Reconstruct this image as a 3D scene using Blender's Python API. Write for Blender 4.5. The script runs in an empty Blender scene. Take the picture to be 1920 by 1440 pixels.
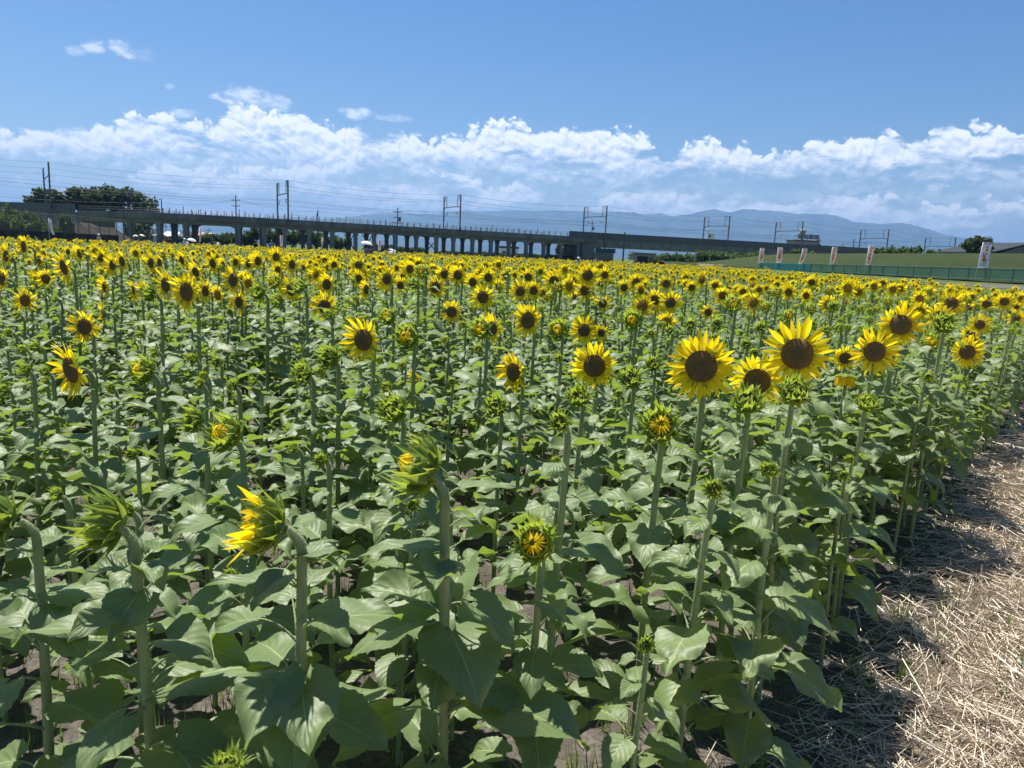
import bpy, math, random
import numpy as np
from mathutils import Vector, Matrix, Euler
R = math.radians
rng = np.random.default_rng(7)
random.seed(7)
S = bpy.context.scene
C = S.collection

# ---------------------------------------------------------------- camera
EYE = 1.5; FPX = 1387.0; PITCH = R(9.99); ROLL = R(2.6)
Fv = np.array([0, math.cos(PITCH), -math.sin(PITCH)])
R0 = np.array([1.0, 0, 0]); U0 = np.array([0, math.sin(PITCH), math.cos(PITCH)])
Rv = R0 * math.cos(ROLL) + U0 * math.sin(ROLL)
Uv = -R0 * math.sin(ROLL) + U0 * math.cos(ROLL)
cd = bpy.data.cameras.new('camera'); cam = bpy.data.objects.new('camera', cd); C.objects.link(cam)
cd.sensor_width = 36; cd.lens = 26.0; cd.clip_start = 0.05; cd.clip_end = 60000
cam.matrix_world = Matrix(((Rv[0], Uv[0], -Fv[0], 0), (Rv[1], Uv[1], -Fv[1], 0), (Rv[2], Uv[2], -Fv[2], EYE), (0, 0, 0, 1)))
cd.dof.use_dof = True; cd.dof.focus_distance = 3.6; cd.dof.aperture_fstop = 13
S.camera = cam

# ---------------------------------------------------------------- light
HAZE_COL = (.27, .475, .83, 1); HAZE_D = 0.88e-4
SUN_AZ = -40; SUN_EL = 68
sd = bpy.data.lights.new('sun', 'SUN'); sd.energy = 4.6; sd.angle = R(0.53); sd.color = (1, 0.955, 0.88)
sun = bpy.data.objects.new('sun', sd); C.objects.link(sun)
sv = Vector((math.sin(R(SUN_AZ)) * math.cos(R(SUN_EL)), math.cos(R(SUN_AZ)) * math.cos(R(SUN_EL)), math.sin(R(SUN_EL))))
sun.rotation_euler = sv.to_track_quat('Z', 'Y').to_euler()
S.view_settings.view_transform = 'Standard'; S.view_settings.look = 'None'
S.view_settings.exposure = 1.15; S.view_settings.gamma = 1
try:
    S.cycles.use_denoising = True; S.cycles.max_bounces = 6; S.cycles.diffuse_bounces = 3; S.cycles.transmission_bounces = 3
    S.cycles.glossy_bounces = 2; S.cycles.transparent_max_bounces = 8; S.cycles.caustics_reflective = False; S.cycles.caustics_refractive = False
except Exception: pass

class G:
    """small node-graph helper"""
    dim = '3D'
    def __init__(s, tree): s.t = tree; s.n = tree.nodes; s.l = tree.links
    def node(s, typ, **kw):
        n = s.n.new(typ)
        for k, v in kw.items(): setattr(n, k, v)
        return n
    def put(s, sock, v):
        if v is None: return
        if isinstance(v, bpy.types.NodeSocket): s.l.new(v, sock)
        else:
            if isinstance(v, (tuple, list)) and sock.type == 'RGBA' and len(v) == 3: v = (*v, 1)
            sock.default_value = v
    def m(s, op, a, b=None, c=None, clamp=False):
        n = s.node('ShaderNodeMath', operation=op, use_clamp=clamp)
        for i, v in enumerate((a, b, c)):
            if v is not None: s.put(n.inputs[i], v)
        return n.outputs[0]
    def vm(s, op, a, b=None, sc=None):
        n = s.node('ShaderNodeVectorMath', operation=op)
        s.put(n.inputs[0], a)
        if b is not None: s.put(n.inputs[1], b)
        if sc is not None: s.put(n.inputs[3], sc)
        return n.outputs[0]
    def noise(s, vec, scale, detail=4, rough=.55, dist=0, lac=2.0):
        n = s.node('ShaderNodeTexNoise'); n.noise_dimensions = s.dim; s.put(n.inputs['Vector'], vec)
        s.put(n.inputs['Scale'], scale); s.put(n.inputs['Detail'], detail); s.put(n.inputs['Roughness'], rough)
        s.put(n.inputs['Distortion'], dist); s.put(n.inputs['Lacunarity'], lac)
        return n.outputs['Fac']
    def voro(s, vec, scale, feature='F1', out='Distance', smooth=.4):
        n = s.node('ShaderNodeTexVoronoi', feature=feature); n.voronoi_dimensions = s.dim; s.put(n.inputs['Vector'], vec); s.put(n.inputs['Scale'], scale)
        if feature == 'SMOOTH_F1': s.put(n.inputs['Smoothness'], smooth)
        return n.outputs[out]
    def mapr(s, v, a, b, c=0.0, d=1.0, smooth=True):
        n = s.node('ShaderNodeMapRange', interpolation_type='SMOOTHSTEP' if smooth else 'LINEAR')
        for i, x in enumerate((v, a, b, c, d)): s.put(n.inputs[i], x)
        return n.outputs[0]
    def mix(s, f, a, b, mode='MIX'):
        n = s.node('ShaderNodeMix', data_type='RGBA', blend_type=mode)
        s.put(n.inputs[0], f); s.put(n.inputs[6], a); s.put(n.inputs[7], b)
        return n.outputs[2]
    def comb(s, x, y, z):
        n = s.node('ShaderNodeCombineXYZ')
        for i, v in enumerate((x, y, z)): s.put(n.inputs[i], v)
        return n.outputs[0]
    def sep(s, v):
        n = s.node('ShaderNodeSeparateXYZ'); s.put(n.inputs[0], v); return n.outputs

# ---------------------------------------------------------------- sky with cumulus
W = bpy.data.worlds.new('World'); S.world = W; W.use_nodes = True
def build_world():
    W.node_tree.nodes.clear(); g = G(W.node_tree); g.dim = '2D'
    out = g.node('ShaderNodeOutputWorld'); bg = g.node('ShaderNodeBackground')
    sky = g.node('ShaderNodeTexSky', sky_type='NISHITA'); sky.sun_disc = False
    sky.sun_elevation = R(SUN_EL); sky.sun_rotation = R(SUN_AZ); sky.air_density = 1.0; sky.dust_density = 0.6; sky.ozone_density = 2.6; sky.altitude = 0
    tc = g.node('ShaderNodeTexCoord').outputs['Generated']
    x, y, z = g.sep(g.vm('NORMALIZE', tc))
    az = g.m('ARCTAN2', x, y); el = g.m('ARCSINE', z)
    def curve(pts, a0, a1, v0, v1):
        n = g.node('ShaderNodeFloatCurve'); c = n.mapping.curves[0]
        pts = [((a - a0) / (a1 - a0), (v - v0) / (v1 - v0)) for a, v in pts]
        while len(c.points) < len(pts): c.points.new(.5, .5)
        for p, q in zip(c.points, pts): p.location = q; p.handle_type = 'AUTO'
        n.mapping.use_clip = True; n.mapping.update()
        g.put(n.inputs['Value'], g.m('DIVIDE', g.m('SUBTRACT', az, a0), a1 - a0, clamp=True))
        return g.m('ADD', g.m('MULTIPLY', n.outputs[0], v1 - v0), v0)
    # table of pixel columns -> (azimuth, elevation) of the cloud tops
    def ae(px, py):
        d = Fv + Rv * (px - 960) / FPX + Uv * (720 - py) / FPX; d /= np.linalg.norm(d)
        return math.atan2(d[0], d[1]), math.asin(d[2])
    topA = [(-60,245),(60,238),(130,246),(215,236),(290,214),(365,236),(430,206),(480,203),(540,212),(600,230),(690,248),(740,246),(800,262),(870,248),(960,232),(1040,246),(1110,246),(1175,246),(1215,262),(1245,290),(1290,268),(1390,274),(1450,292),(1490,288),(1545,262),(1640,254),(1700,266),(1780,242),(1900,248),(2000,250)]
    basA = [(-60,276),(200,290),(400,296),(560,306),(700,300),(820,300),(960,312),(1200,330),(1240,312),(1300,306),(1440,314),(1530,308),(1700,316),(1920,318),(2000,320)]
    topB = [(-60,330),(120,340),(280,318),(400,318),(480,318),(600,300),(640,302),(700,318),(760,330),(880,332),(960,352),(1060,346),(1150,362),(1220,352),(1330,366),(1420,372),(1520,368),(1620,364),(1720,378),(1830,384),(1920,372),(2000,372)]
    A0, A1, V0, V1 = -.85, .85, -.02, .30
    TA = curve([ae(*p) for p in topA], A0, A1, V0, V1)
    BA = curve([ae(*p) for p in basA], A0, A1, V0, V1)
    TB = curve([ae(*p) for p in topB], A0, A1, V0, V1)
    def billow(az_, el_, seed):
        v = g.comb(g.m('MULTIPLY', az_, 1.0), g.m('MULTIPLY', el_, 1.25), seed)
        w = g.noise(v, 22, 3, .5)
        v2 = g.vm('ADD', v, g.comb(g.m('MULTIPLY', g.m('SUBTRACT', w, .5), .03), g.m('MULTIPLY', g.m('SUBTRACT', w, .5), -.02), 0))
        a = g.m('SUBTRACT', .62, g.voro(v2, 24, 'SMOOTH_F1', smooth=.25))
        b = g.m('SUBTRACT', .62, g.voro(v2, 62, 'SMOOTH_F1', smooth=.2))
        c = g.m('SUBTRACT', .62, g.voro(v2, 150, 'SMOOTH_F1', smooth=.2))
        n = g.noise(v2, 45, 9, .62)
        s_ = g.m('ADD', g.m('MULTIPLY', a, .75), g.m('MULTIPLY', b, .62))
        s_ = g.m('ADD', s_, g.m('MULTIPLY', c, .36))
        return g.m('ADD', s_, g.m('MULTIPLY', g.m('SUBTRACT', n, .5), .75))
    bl = billow(az, el, 0)
    bl2 = billow(g.m('SUBTRACT', az, .003), g.m('ADD', el, .006), 0)
    relief = g.m('SUBTRACT', bl, bl2)
    flat = g.comb(g.m('MULTIPLY', az, 1.0), g.m('MULTIPLY', el, 3.2), 9.0)
    big = g.noise(flat, 9, 5, .55)
    wisp = g.noise(g.comb(az, g.m('MULTIPLY', el, 2.0), 5.0), 38, 8, .62)
    def bank(T, B, amp, soft, bsoft, cut):
        top = g.m('ADD', g.m('SUBTRACT', T, el), g.m('MULTIPLY', g.m('SUBTRACT', bl, .22), amp))
        m = g.mapr(top, 0, soft)
        if B is not None:
            bot = g.m('ADD', g.m('SUBTRACT', el, B), g.m('MULTIPLY', g.m('SUBTRACT', wisp, .45), .05))
            m = g.m('MULTIPLY', m, g.mapr(bot, -bsoft, bsoft))
        if cut: m = g.m('MULTIPLY', m, g.mapr(big, cut, cut + .13))
        return m, top
    mA, tA = bank(TA, BA, .022, .0065, .016, .335)
    mB, tB = bank(TB, g.m('SUBTRACT', TB, .062), .024, .008, .022, .38)
    # thin grey veil under the main bank
    veil = g.m('MULTIPLY', g.mapr(g.m('SUBTRACT', TA, el), .02, .07), g.mapr(wisp, .40, .64, .06, .30))
    # small detached puffs high on the left
    def puff(px, py, w, h, k):
        a, e = ae(px, py)
        da = g.m('DIVIDE', g.m('SUBTRACT', az, a), w / FPX); de = g.m('DIVIDE', g.m('SUBTRACT', el, e), h / FPX)
        r = g.m('ADD', g.m('MULTIPLY', da, da), g.m('MULTIPLY', de, de))
        return g.m('MULTIPLY', g.mapr(g.m('SUBTRACT', g.m('MULTIPLY', wisp, 2.6), g.m('ADD', r, .45)), .1, .95), k)
    pf = None
    for q in [(178,88,22,14,.5),(230,95,30,16,.55),(140,96,22,10,.3),(317,162,12,8,.5),(345,210,30,12,.6),(480,186,75,24,.6),(668,213,55,13,.6),(735,222,50,8,.25),(880,337,45,12,.5),(600,316,60,16,.5),(1758,350,34,7,.6),(780,318,40,16,.4),(255,100,60,14,.14)]:
        p = puff(*q); pf = p if pf is None else g.m('MAXIMUM', pf, p)
    d = g.m('MULTIPLY', g.m('SUBTRACT', 1.0, g.m('MULTIPLY', mA, .97)), g.m('SUBTRACT', 1.0, g.m('MULTIPLY', mB, .8)))
    d = g.m('MULTIPLY', d, g.m('SUBTRACT', 1.0, veil)); d = g.m('MULTIPLY', d, g.m('SUBTRACT', 1.0, pf))
    cov = g.m('SUBTRACT', 1.0, d)
    # shading of the cloud: thick inner parts turn blue grey, puffs facing the sun are white
    depthA = g.mapr(tA, .010, .060); depthB = g.mapr(tB, .008, .05)
    depth = g.m('ADD', g.m('MULTIPLY', mA, depthA), g.m('MULTIPLY', g.m('SUBTRACT', 1.0, mA), g.m('MULTIPLY', depthB, .85)))
    lit = g.m('ADD', g.m('SUBTRACT', .90, g.m('MULTIPLY', depth, .62)), g.m('MULTIPLY', relief, 1.25), clamp=True)
    ccol = g.mix(lit, CLOUD_DARK, CLOUD_LIT)
    hs = g.node('ShaderNodeHueSaturation'); g.put(hs.inputs['Hue'], .505); g.put(hs.inputs['Saturation'], SKY_SAT); g.put(hs.inputs['Value'], SKY_VAL); g.put(hs.inputs['Color'], sky.outputs[0])
    g.put(bg.inputs['Color'], g.mix(cov, hs.outputs[0], ccol)); g.put(bg.inputs['Strength'], SKY_STR)
    g.l.new(bg.outputs[0], out.inputs['Surface'])
SKY_STR = 0.085; SKY_SAT = 1.36; SKY_VAL = 0.60; CLOUD_DARK = (3.0, 3.9, 5.2); CLOUD_LIT = (7.3, 7.4, 7.5)
build_world()

# ---------------------------------------------------------------- helpers
def ray(px, py): return Fv + Rv * (px - 960) / FPX + Uv * (720 - py) / FPX
def P(px, py, d):
    r = ray(px, py); t = d / r[1]; return np.array([r[0] * t, d, EYE + r[2] * t])
def PZ(px, py, z):
    r = ray(px, py); t = (z - EYE) / r[2]; return np.array([0, 0, EYE]) + r * t
def YH(px): return 720 - math.tan(PITCH) * FPX / math.cos(ROLL) + (px - 960) * math.tan(ROLL)

def tag(o, label=None, cat=None, group=None, kind=None):
    if label: o['label'] = label
    if cat: o['category'] = cat
    if group: o['group'] = group
    if kind: o['kind'] = kind
    return o
def empty(name, loc=(0, 0, 0), rz=0, label=None, cat=None, group=None):
    o = bpy.data.objects.new(name, None); C.objects.link(o); o.location = loc; o.rotation_euler = (0, 0, rz); o.empty_display_size = .1
    return tag(o, label, cat, group)

class MB:
    def __init__(s): s.V = []; s.Q = []; s.T = []; s.U = []; s.n = 0; s.mq = []; s.mt = []
    def add(s, V, Q=None, T=None, uv=None, mat=0):
        V = np.asarray(V, float).reshape(-1, 3); s.V.append(V)
        if uv is None: uv = np.zeros((len(V), 2))
        s.U.append(np.asarray(uv, float).reshape(-1, 2))
        if Q is not None and len(Q): q = np.asarray(Q, int).reshape(-1, 4) + s.n; s.Q.append(q); s.mq.append(np.full(len(q), mat))
        if T is not None and len(T): t = np.asarray(T, int).reshape(-1, 3) + s.n; s.T.append(t); s.mt.append(np.full(len(t), mat))
        s.n += len(V); return s
    def merge(s, o, M=None, mat=None):
        for i, V in enumerate([np.concatenate(o.V)] if o.V else []):
            if M is not None: V = V @ M[:3, :3].T + M[:3, 3]
            s.V.append(V); s.U.append(np.concatenate(o.U))
            if o.Q:
                q = np.concatenate(o.Q); s.Q.append(q + s.n); s.mq.append(np.concatenate(o.mq) if mat is None else np.full(len(q), mat))
            if o.T:
                q = np.concatenate(o.T); s.T.append(q + s.n); s.mt.append(np.concatenate(o.mt) if mat is None else np.full(len(q), mat))
            s.n += len(V)
        return s
    def mesh(s, name, mats, smooth=True, attr=None):
        V = np.concatenate(s.V).astype(np.float32); U = np.concatenate(s.U)
        Q = np.concatenate(s.Q) if s.Q else np.zeros((0, 4), int); T = np.concatenate(s.T) if s.T else np.zeros((0, 3), int)
        me = bpy.data.meshes.new(name)
        me.vertices.add(len(V)); me.vertices.foreach_set('co', V.ravel())
        loops = np.concatenate([Q.ravel(), T.ravel()]).astype(np.int32)
        me.loops.add(len(loops)); me.loops.foreach_set('vertex_index', loops)
        npoly = len(Q) + len(T); me.polygons.add(npoly)
        st = np.concatenate([np.arange(len(Q)) * 4, len(Q) * 4 + np.arange(len(T)) * 3]).astype(np.int32)
        me.polygons.foreach_set('loop_start', st)
        mi = np.concatenate([np.concatenate(s.mq) if s.mq else np.zeros(0, int), np.concatenate(s.mt) if s.mt else np.zeros(0, int)]).astype(np.int32)
        me.polygons.foreach_set('material_index', mi)
        me.polygons.foreach_set('use_smooth', np.full(npoly, smooth, bool))
        uvl = me.uv_layers.new(name='UVMap'); uvl.data.foreach_set('uv', U[loops].astype(np.float32).ravel())
        for m in (mats if isinstance(mats, (list, tuple)) else [mats]): me.materials.append(m)
        me.update(calc_edges=True); me.validate()
        return me
    def build(s, name, mats, parent=None, smooth=True, loc=None):
        o = bpy.data.objects.new(name, s.mesh(name, mats, smooth)); C.objects.link(o)
        if parent is not None: o.parent = parent
        if loc is not None: o.location = loc
        return o
    # primitives
    def box(s, c, size, rz=0, mat=0, bev=0):
        x, y, z = np.array(size) / 2
        V = np.array([[-x,-y,-z],[x,-y,-z],[x,y,-z],[-x,y,-z],[-x,-y,z],[x,-y,z],[x,y,z],[-x,y,z]])
        ca, sa = math.cos(rz), math.sin(rz); V = V @ np.array([[ca, sa, 0], [-sa, ca, 0], [0, 0, 1]]) + np.array(c)
        return s.add(V, [[0,3,2,1],[4,5,6,7],[0,1,5,4],[1,2,6,5],[2,3,7,6],[3,0,4,7]], mat=mat)
    def hexa(s, V, mat=0): return s.add(V, [[0,3,2,1],[4,5,6,7],[0,1,5,4],[1,2,6,5],[2,3,7,6],[3,0,4,7]], mat=mat)
    def tube(s, pts, rad, n=6, mat=0, cap=True):
        pts = np.asarray(pts, float); k = len(pts); rad = np.full(k, rad) if np.isscalar(rad) else np.asarray(rad)
        tan = np.gradient(pts, axis=0); tan /= np.linalg.norm(tan, axis=1)[:, None] + 1e-12
        up = np.array([0, 0, 1.0]) if abs(tan[0][2]) < .9 else np.array([1.0, 0, 0])
        a = np.cross(tan, up); a /= np.linalg.norm(a, axis=1)[:, None] + 1e-12
        for i in range(1, k):
            if a[i] @ a[i - 1] < 0: a[i] = -a[i]
        b = np.cross(tan, a); th = np.arange(n) * 2 * math.pi / n
        V = (pts[:, None] + rad[:, None, None] * (np.cos(th)[None, :, None] * a[:, None] + np.sin(th)[None, :, None] * b[:, None])).reshape(-1, 3)
        i, j = np.meshgrid(np.arange(k - 1), np.arange(n), indexing='ij'); j2 = (j + 1) % n
        Q = np.stack([i * n + j, i * n + j2, (i + 1) * n + j2, (i + 1) * n + j], -1).reshape(-1, 4)
        uv = np.stack([np.repeat(np.linspace(0, 1, k), n), np.tile(np.arange(n) / n, k)], 1)
        T = []
        if cap:
            for j in range(1, n - 1): T += [[0, j + 1, j], [(k - 1) * n, (k - 1) * n + j, (k - 1) * n + j + 1]]
        return s.add(V, Q, T, uv, mat)
    def cyl(s, a, b, r, n=8, mat=0): return s.tube([a, b], r, n, mat)
    def grid(s, X, uv=None, mat=0):
        nu, nv = X.shape[:2]; i, j = np.meshgrid(np.arange(nu - 1), np.arange(nv - 1), indexing='ij')
        Q = np.stack([i * nv + j, (i + 1) * nv + j, (i + 1) * nv + j + 1, i * nv + j + 1], -1).reshape(-1, 4)
        if uv is None:
            a, b = np.meshgrid(np.linspace(0, 1, nu), np.linspace(0, 1, nv), indexing='ij'); uv = np.stack([a, b], -1)
        return s.add(X.reshape(-1, 3), Q, None, uv.reshape(-1, 2), mat)
    def lathe(s, prof, n=16, mat=0, c=(0, 0, 0)):
        prof = np.asarray(prof, float); th = np.arange(n + 1) * 2 * math.pi / n
        X = np.stack([prof[:, 0][:, None] * np.cos(th), prof[:, 0][:, None] * np.sin(th), np.repeat(prof[:, 1][:, None], n + 1, 1)], -1) + np.array(c)
        return s.grid(X, mat=mat)

# ---------------------------------------------------------------- materials
def mat(name, col=(.5,.5,.5), rough=.6, spec=.4, transl=0, tcol=None, fn=None, metal=0, bump=None, alpha=None):
    m = bpy.data.materials.new(name); m.use_nodes = True; g = G(m.node_tree)
    p = m.node_tree.nodes['Principled BSDF']; out = m.node_tree.nodes['Material Output']
    g.put(p.inputs['Base Color'], col); p.inputs['Roughness'].default_value = rough; p.inputs['Specular IOR Level'].default_value = spec; p.inputs['Metallic'].default_value = metal
    c = col
    if fn: c = fn(g, p) or col
    if fn and c is not col: g.put(p.inputs['Base Color'], c)
    if transl:
        t = g.node('ShaderNodeBsdfTranslucent'); g.put(t.inputs[0], tcol if tcol is not None else c)
        mx = g.node('ShaderNodeMixShader'); g.put(mx.inputs[0], transl); g.l.new(p.outputs[0], mx.inputs[1]); g.l.new(t.outputs[0], mx.inputs[2]); g.l.new(mx.outputs[0], out.inputs[0])
    return m
def nz(col1, col2, scale, detail=5, lo=.35, hi=.65, bump=0, bscale=None, coord='Object', stretch=None):
    def f(g, p):
        tc = g.node('ShaderNodeTexCoord').outputs[coord]
        if stretch: tc = g.vm('MULTIPLY', tc, stretch)
        n = g.noise(tc, scale, detail)
        if bump:
            b = g.node('ShaderNodeBump'); g.put(b.inputs['Strength'], bump); g.put(b.inputs['Distance'], .02)
            g.put(b.inputs['Height'], g.noise(tc, bscale or scale * 3, 6)); g.l.new(b.outputs[0], p.inputs['Normal'])
        return g.mix(g.mapr(n, lo, hi), col1, col2)
    return f
MT = {}
def leaf_fn(base, tip, vein):
    def f(g, p):
        uv = g.node('ShaderNodeUVMap').outputs[0]; u, v, _ = g.sep(uv)
        oi = g.node('ShaderNodeObjectInfo').outputs['Random']
        geo = g.node('ShaderNodeNewGeometry')
        s = g.m('ABSOLUTE', g.m('SUBTRACT', v, .5)); s2 = g.m('MULTIPLY', s, 2)
        mid = g.mapr(s, .006, .020, 1, 0)
        ph = g.m('SUBTRACT', g.m('MULTIPLY', g.m('POWER', u, .8), 6.5), g.m('MULTIPLY', g.m('POWER', s2, .8), 2.7))
        fr = g.m('ABSOLUTE', g.m('SUBTRACT', g.m('FRACT', ph), .5))
        lat = g.m('MULTIPLY', g.mapr(fr, .02, .07, 1, 0), g.mapr(s2, .02, .9, .7, .05))
        ve = g.m('MAXIMUM', mid, g.m('MULTIPLY', lat, .8))
        pos = geo.outputs['Position']
        n = g.noise(pos, 9, 3); n2 = g.noise(pos, 140, 3)
        isl = geo.outputs['Random Per Island']
        c = g.mix(g.m('ADD', g.m('MULTIPLY', isl, .75), g.m('MULTIPLY', g.m('SUBTRACT', n, .5), .8), clamp=True), base, tip)
        c = g.mix(g.mapr(n2, .55, .75, 0, .22), c, (.10, .14, .05))
        yel = g.m('MULTIPLY', g.mapr(isl, .93, .97), g.mapr(g.noise(pos, 30, 3), .35, .65))
        c = g.mix(g.m('MULTIPLY', yel, .6), c, (.30, .26, .04)); c = g.mix(g.mapr(g.noise(pos, 75, 2), .70, .74, 0, .75), c, (.16, .11, .045))
        c = g.mix(g.m('MULTIPLY', ve, .75), c, vein)
        hgt = g.m('ADD', g.m('MULTIPLY', g.m('SUBTRACT', .5, g.m('ABSOLUTE', g.m('SUBTRACT', g.m('FRACT', g.m('ADD', ph, .5)), .5))), -.9), g.m('MULTIPLY', g.noise(pos, 60, 4), .9))
        b = g.node('ShaderNodeBump'); g.put(b.inputs['Strength'], .5); g.put(b.inputs['Distance'], .003); g.put(b.inputs['Height'], hgt); g.l.new(b.outputs[0], p.inputs['Normal'])
        return c
    return f
MT['leaf'] = mat('leaf', rough=.50, spec=.50, transl=.34, tcol=(.31, .44, .05), fn=leaf_fn((.086, .132, .050), (.165, .224, .090), (.37, .44, .19)))
MT['leaf_low'] = MT['leaf']
MT['stem'] = mat('stem', rough=.55, spec=.35, transl=.12, tcol=(.3, .42, .1), fn=nz((.20, .27, .11), (.31, .38, .18), 30, 3, bump=.4, bscale=200, stretch=(1, 1, .12)))
MT['hair'] = mat('stem_hair', (.55, .62, .42), .5, .3, transl=.5, tcol=(.6, .68, .45))
def petal_fn(g, p):
    uv = g.node('ShaderNodeUVMap').outputs[0]; u, v, _ = g.sep(uv)
    st = g.noise(g.comb(g.m('MULTIPLY', u, 1.5), g.m('MULTIPLY', v, 16), 0), 2, 3)
    geo = g.node('ShaderNodeNewGeometry'); isl = geo.outputs['Random Per Island']
    c = g.mix(g.m('ADD', g.m('MULTIPLY', isl, .6), g.m('MULTIPLY', g.mapr(st, .4, .7), .4)), (.91, .71, .013), (.88, .58, .007))
    c = g.mix(g.mapr(u, 0, .25, .5, 0), c, (.78, .38, .005))
    b = g.node('ShaderNodeBump'); g.put(b.inputs['Strength'], .5); g.put(b.inputs['Distance'], .002); g.put(b.inputs['Height'], st); g.l.new(b.outputs[0], p.inputs['Normal'])
    return c
MT['petal'] = mat('petal', rough=.5, spec=.25, transl=.54, tcol=(1.0, .78, .012), fn=petal_fn)
def disc_fn(g, p):
    tc = g.node('ShaderNodeTexCoord').outputs['Object']; x, y, z = g.sep(tc)
    r = g.m('SQRT', g.m('ADD', g.m('MULTIPLY', x, x), g.m('MULTIPLY', y, y)))
    vo = g.voro(tc, 330); rnd_ = g.node('ShaderNodeObjectInfo').outputs['Random']
    c = g.mix(g.mapr(r, .012, .045), (.12, .098, .045), (.19, .115, .045))
    c = g.mix(g.mapr(r, .046, .060), c, g.mix(rnd_, (.26, .12, .028), (.55, .33, .04)))
    c = g.mix(g.mapr(vo, .15, .55, .5, 0), c, (.26, .16, .045))
    c = g.mix(g.mapr(g.noise(tc, 60, 3), .45, .7, 0, .5), c, (.07, .05, .02))
    b = g.node('ShaderNodeBump'); g.put(b.inputs['Strength'], .9); g.put(b.inputs['Distance'], .004); g.put(b.inputs['Height'], vo); g.put(b.inputs['Height'], g.m('MULTIPLY', vo, -1)); g.l.new(b.outputs[0], p.inputs['Normal'])
    return c
MT['disc'] = mat('disc', rough=.85, spec=.15, fn=disc_fn)
def bract_fn(g, p):
    uv = g.node('ShaderNodeUVMap').outputs[0]; u, v, _ = g.sep(uv)
    geo = g.node('ShaderNodeNewGeometry'); isl = geo.outputs['Random Per Island']
    c = g.mix(isl, (.07, .128, .03), (.13, .21, .045))
    e = g.mapr(g.m('ABSOLUTE', g.m('SUBTRACT', v, .5)), .28, .5)
    c = g.mix(g.m('MAXIMUM', g.m('MULTIPLY', e, .5), g.mapr(u, .35, 1.0, 0, .75)), c, (.42, .48, .11))
    return c
MT['bract'] = mat('bract', rough=.55, spec=.35, transl=.40, tcol=(.48, .60, .06), fn=bract_fn)
MT['bud_core'] = mat('bud_core', rough=.7, spec=.2, fn=nz((.03, .05, .012), (.09, .10, .02), 60, 3))
# ================================================================ SUNFLOWER GEOMETRY
WT = np.array([0, .05, .12, .2, .3, .42, .55, .68, .8, .9, .96, 1.0]); WW = np.array([.30, .66, .88, .98, 1, .92, .76, .56, .36, .18, .09, .0])
def leaf_mb(L=.2, Wd=.085, e0=45, lp=.10, a0=-5, droop=60, fold=.25, nu=12, nv=8, seed=0, wav=1.0, twist=0, petr=.0036, pn=5):
    """leaf in a local frame: origin on the stem, +X outward; petiole arcs up, blade droops"""
    r = np.random.default_rng(seed); mb = MB()
    k = pn; t = np.linspace(0, 1, k); ang = np.radians(e0 + (a0 - e0) * t ** 1.3)
    seg = lp / (k - 1); px = np.concatenate([[0], np.cumsum(np.cos(ang[:-1]) * seg)]); pz = np.concatenate([[0], np.cumsum(np.sin(ang[:-1]) * seg)])
    mb.tube(np.stack([px, 0 * px, pz], 1), np.linspace(petr * 1.35, petr * .8, k), 5 if nu > 6 else 3, mat=1, cap=False)
    tt = np.linspace(0, 1, nu + 1) ** .9
    angb = np.radians(a0 - droop * tt ** 1.2); ds = np.diff(tt, prepend=0) * L
    mx = px[-1] + np.cumsum(np.cos(angb) * ds); mz = pz[-1] + np.cumsum(np.sin(angb) * ds)
    w = np.interp(tt, WT, WW) * Wd
    ss = np.linspace(-1, 1, nv + 1)
    X = np.zeros((nu + 1, nv + 1, 3)); UVv = np.zeros((nu + 1, nv + 1, 2))
    ph = r.uniform(0, 6.28, 4); asym = r.normal(0, .25); curlz = r.normal(0, .12)
    for i in range(nu + 1):
        d = np.array([math.cos(angb[i]), 0, math.sin(angb[i])]); nrm = np.array([-math.sin(angb[i]), 0, math.cos(angb[i])])
        for j, s in enumerate(ss):
            ww = w[i] * (1 + (.028 if nu > 8 else 0) * (-1) ** i * (abs(s) > .99))
            back = -Wd * .42 * abs(s) ** 1.6 * max(0, 1 - tt[i] / .3) ** 1.5
            wave = wav * Wd * (.12 * math.sin(tt[i] * 7 + ph[0] + (1.5 if s > 0 else 0)) * s * s + .05 * math.sin(tt[i] * 15 + ph[1] + 2 * s) * abs(s) + .05 * math.sin(9 * tt[i] + ph[2]) * abs(s))
            up = (fold * (1 + asym * s) * abs(s) - .28 * fold * s * s * 1.6 + curlz * s * s) * ww + wave
            X[i, j] = np.array([mx[i], 0, mz[i]]) + d * back + np.array([0, 1, 0]) * s * ww * math.cos(fold * .8) + nrm * up
            UVv[i, j] = (tt[i], s * .5 + .5)
    if twist:
        a = np.radians(twist) * np.linspace(0, 1, nu + 1); c0 = np.stack([mx, 0 * mx, mz], 1)
        Y = X - c0[:, None]; ca, sa = np.cos(a)[:, None], np.sin(a)[:, None]
        y, z = Y[..., 1].copy(), Y[..., 2].copy(); Y[..., 1] = ca * y - sa * z; Y[..., 2] = sa * y + ca * z; X = Y + c0[:, None]
    mb.grid(X, UVv, mat=0)
    return mb
def rotz(a): c, s = math.cos(a), math.sin(a); M = np.eye(4); M[:2, :2] = [[c, -s], [s, c]]; return M
def tr(x, y, z, sc=1): M = np.eye(4) * sc; M[3, 3] = 1; M[:3, 3] = (x, y, z); return M

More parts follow.
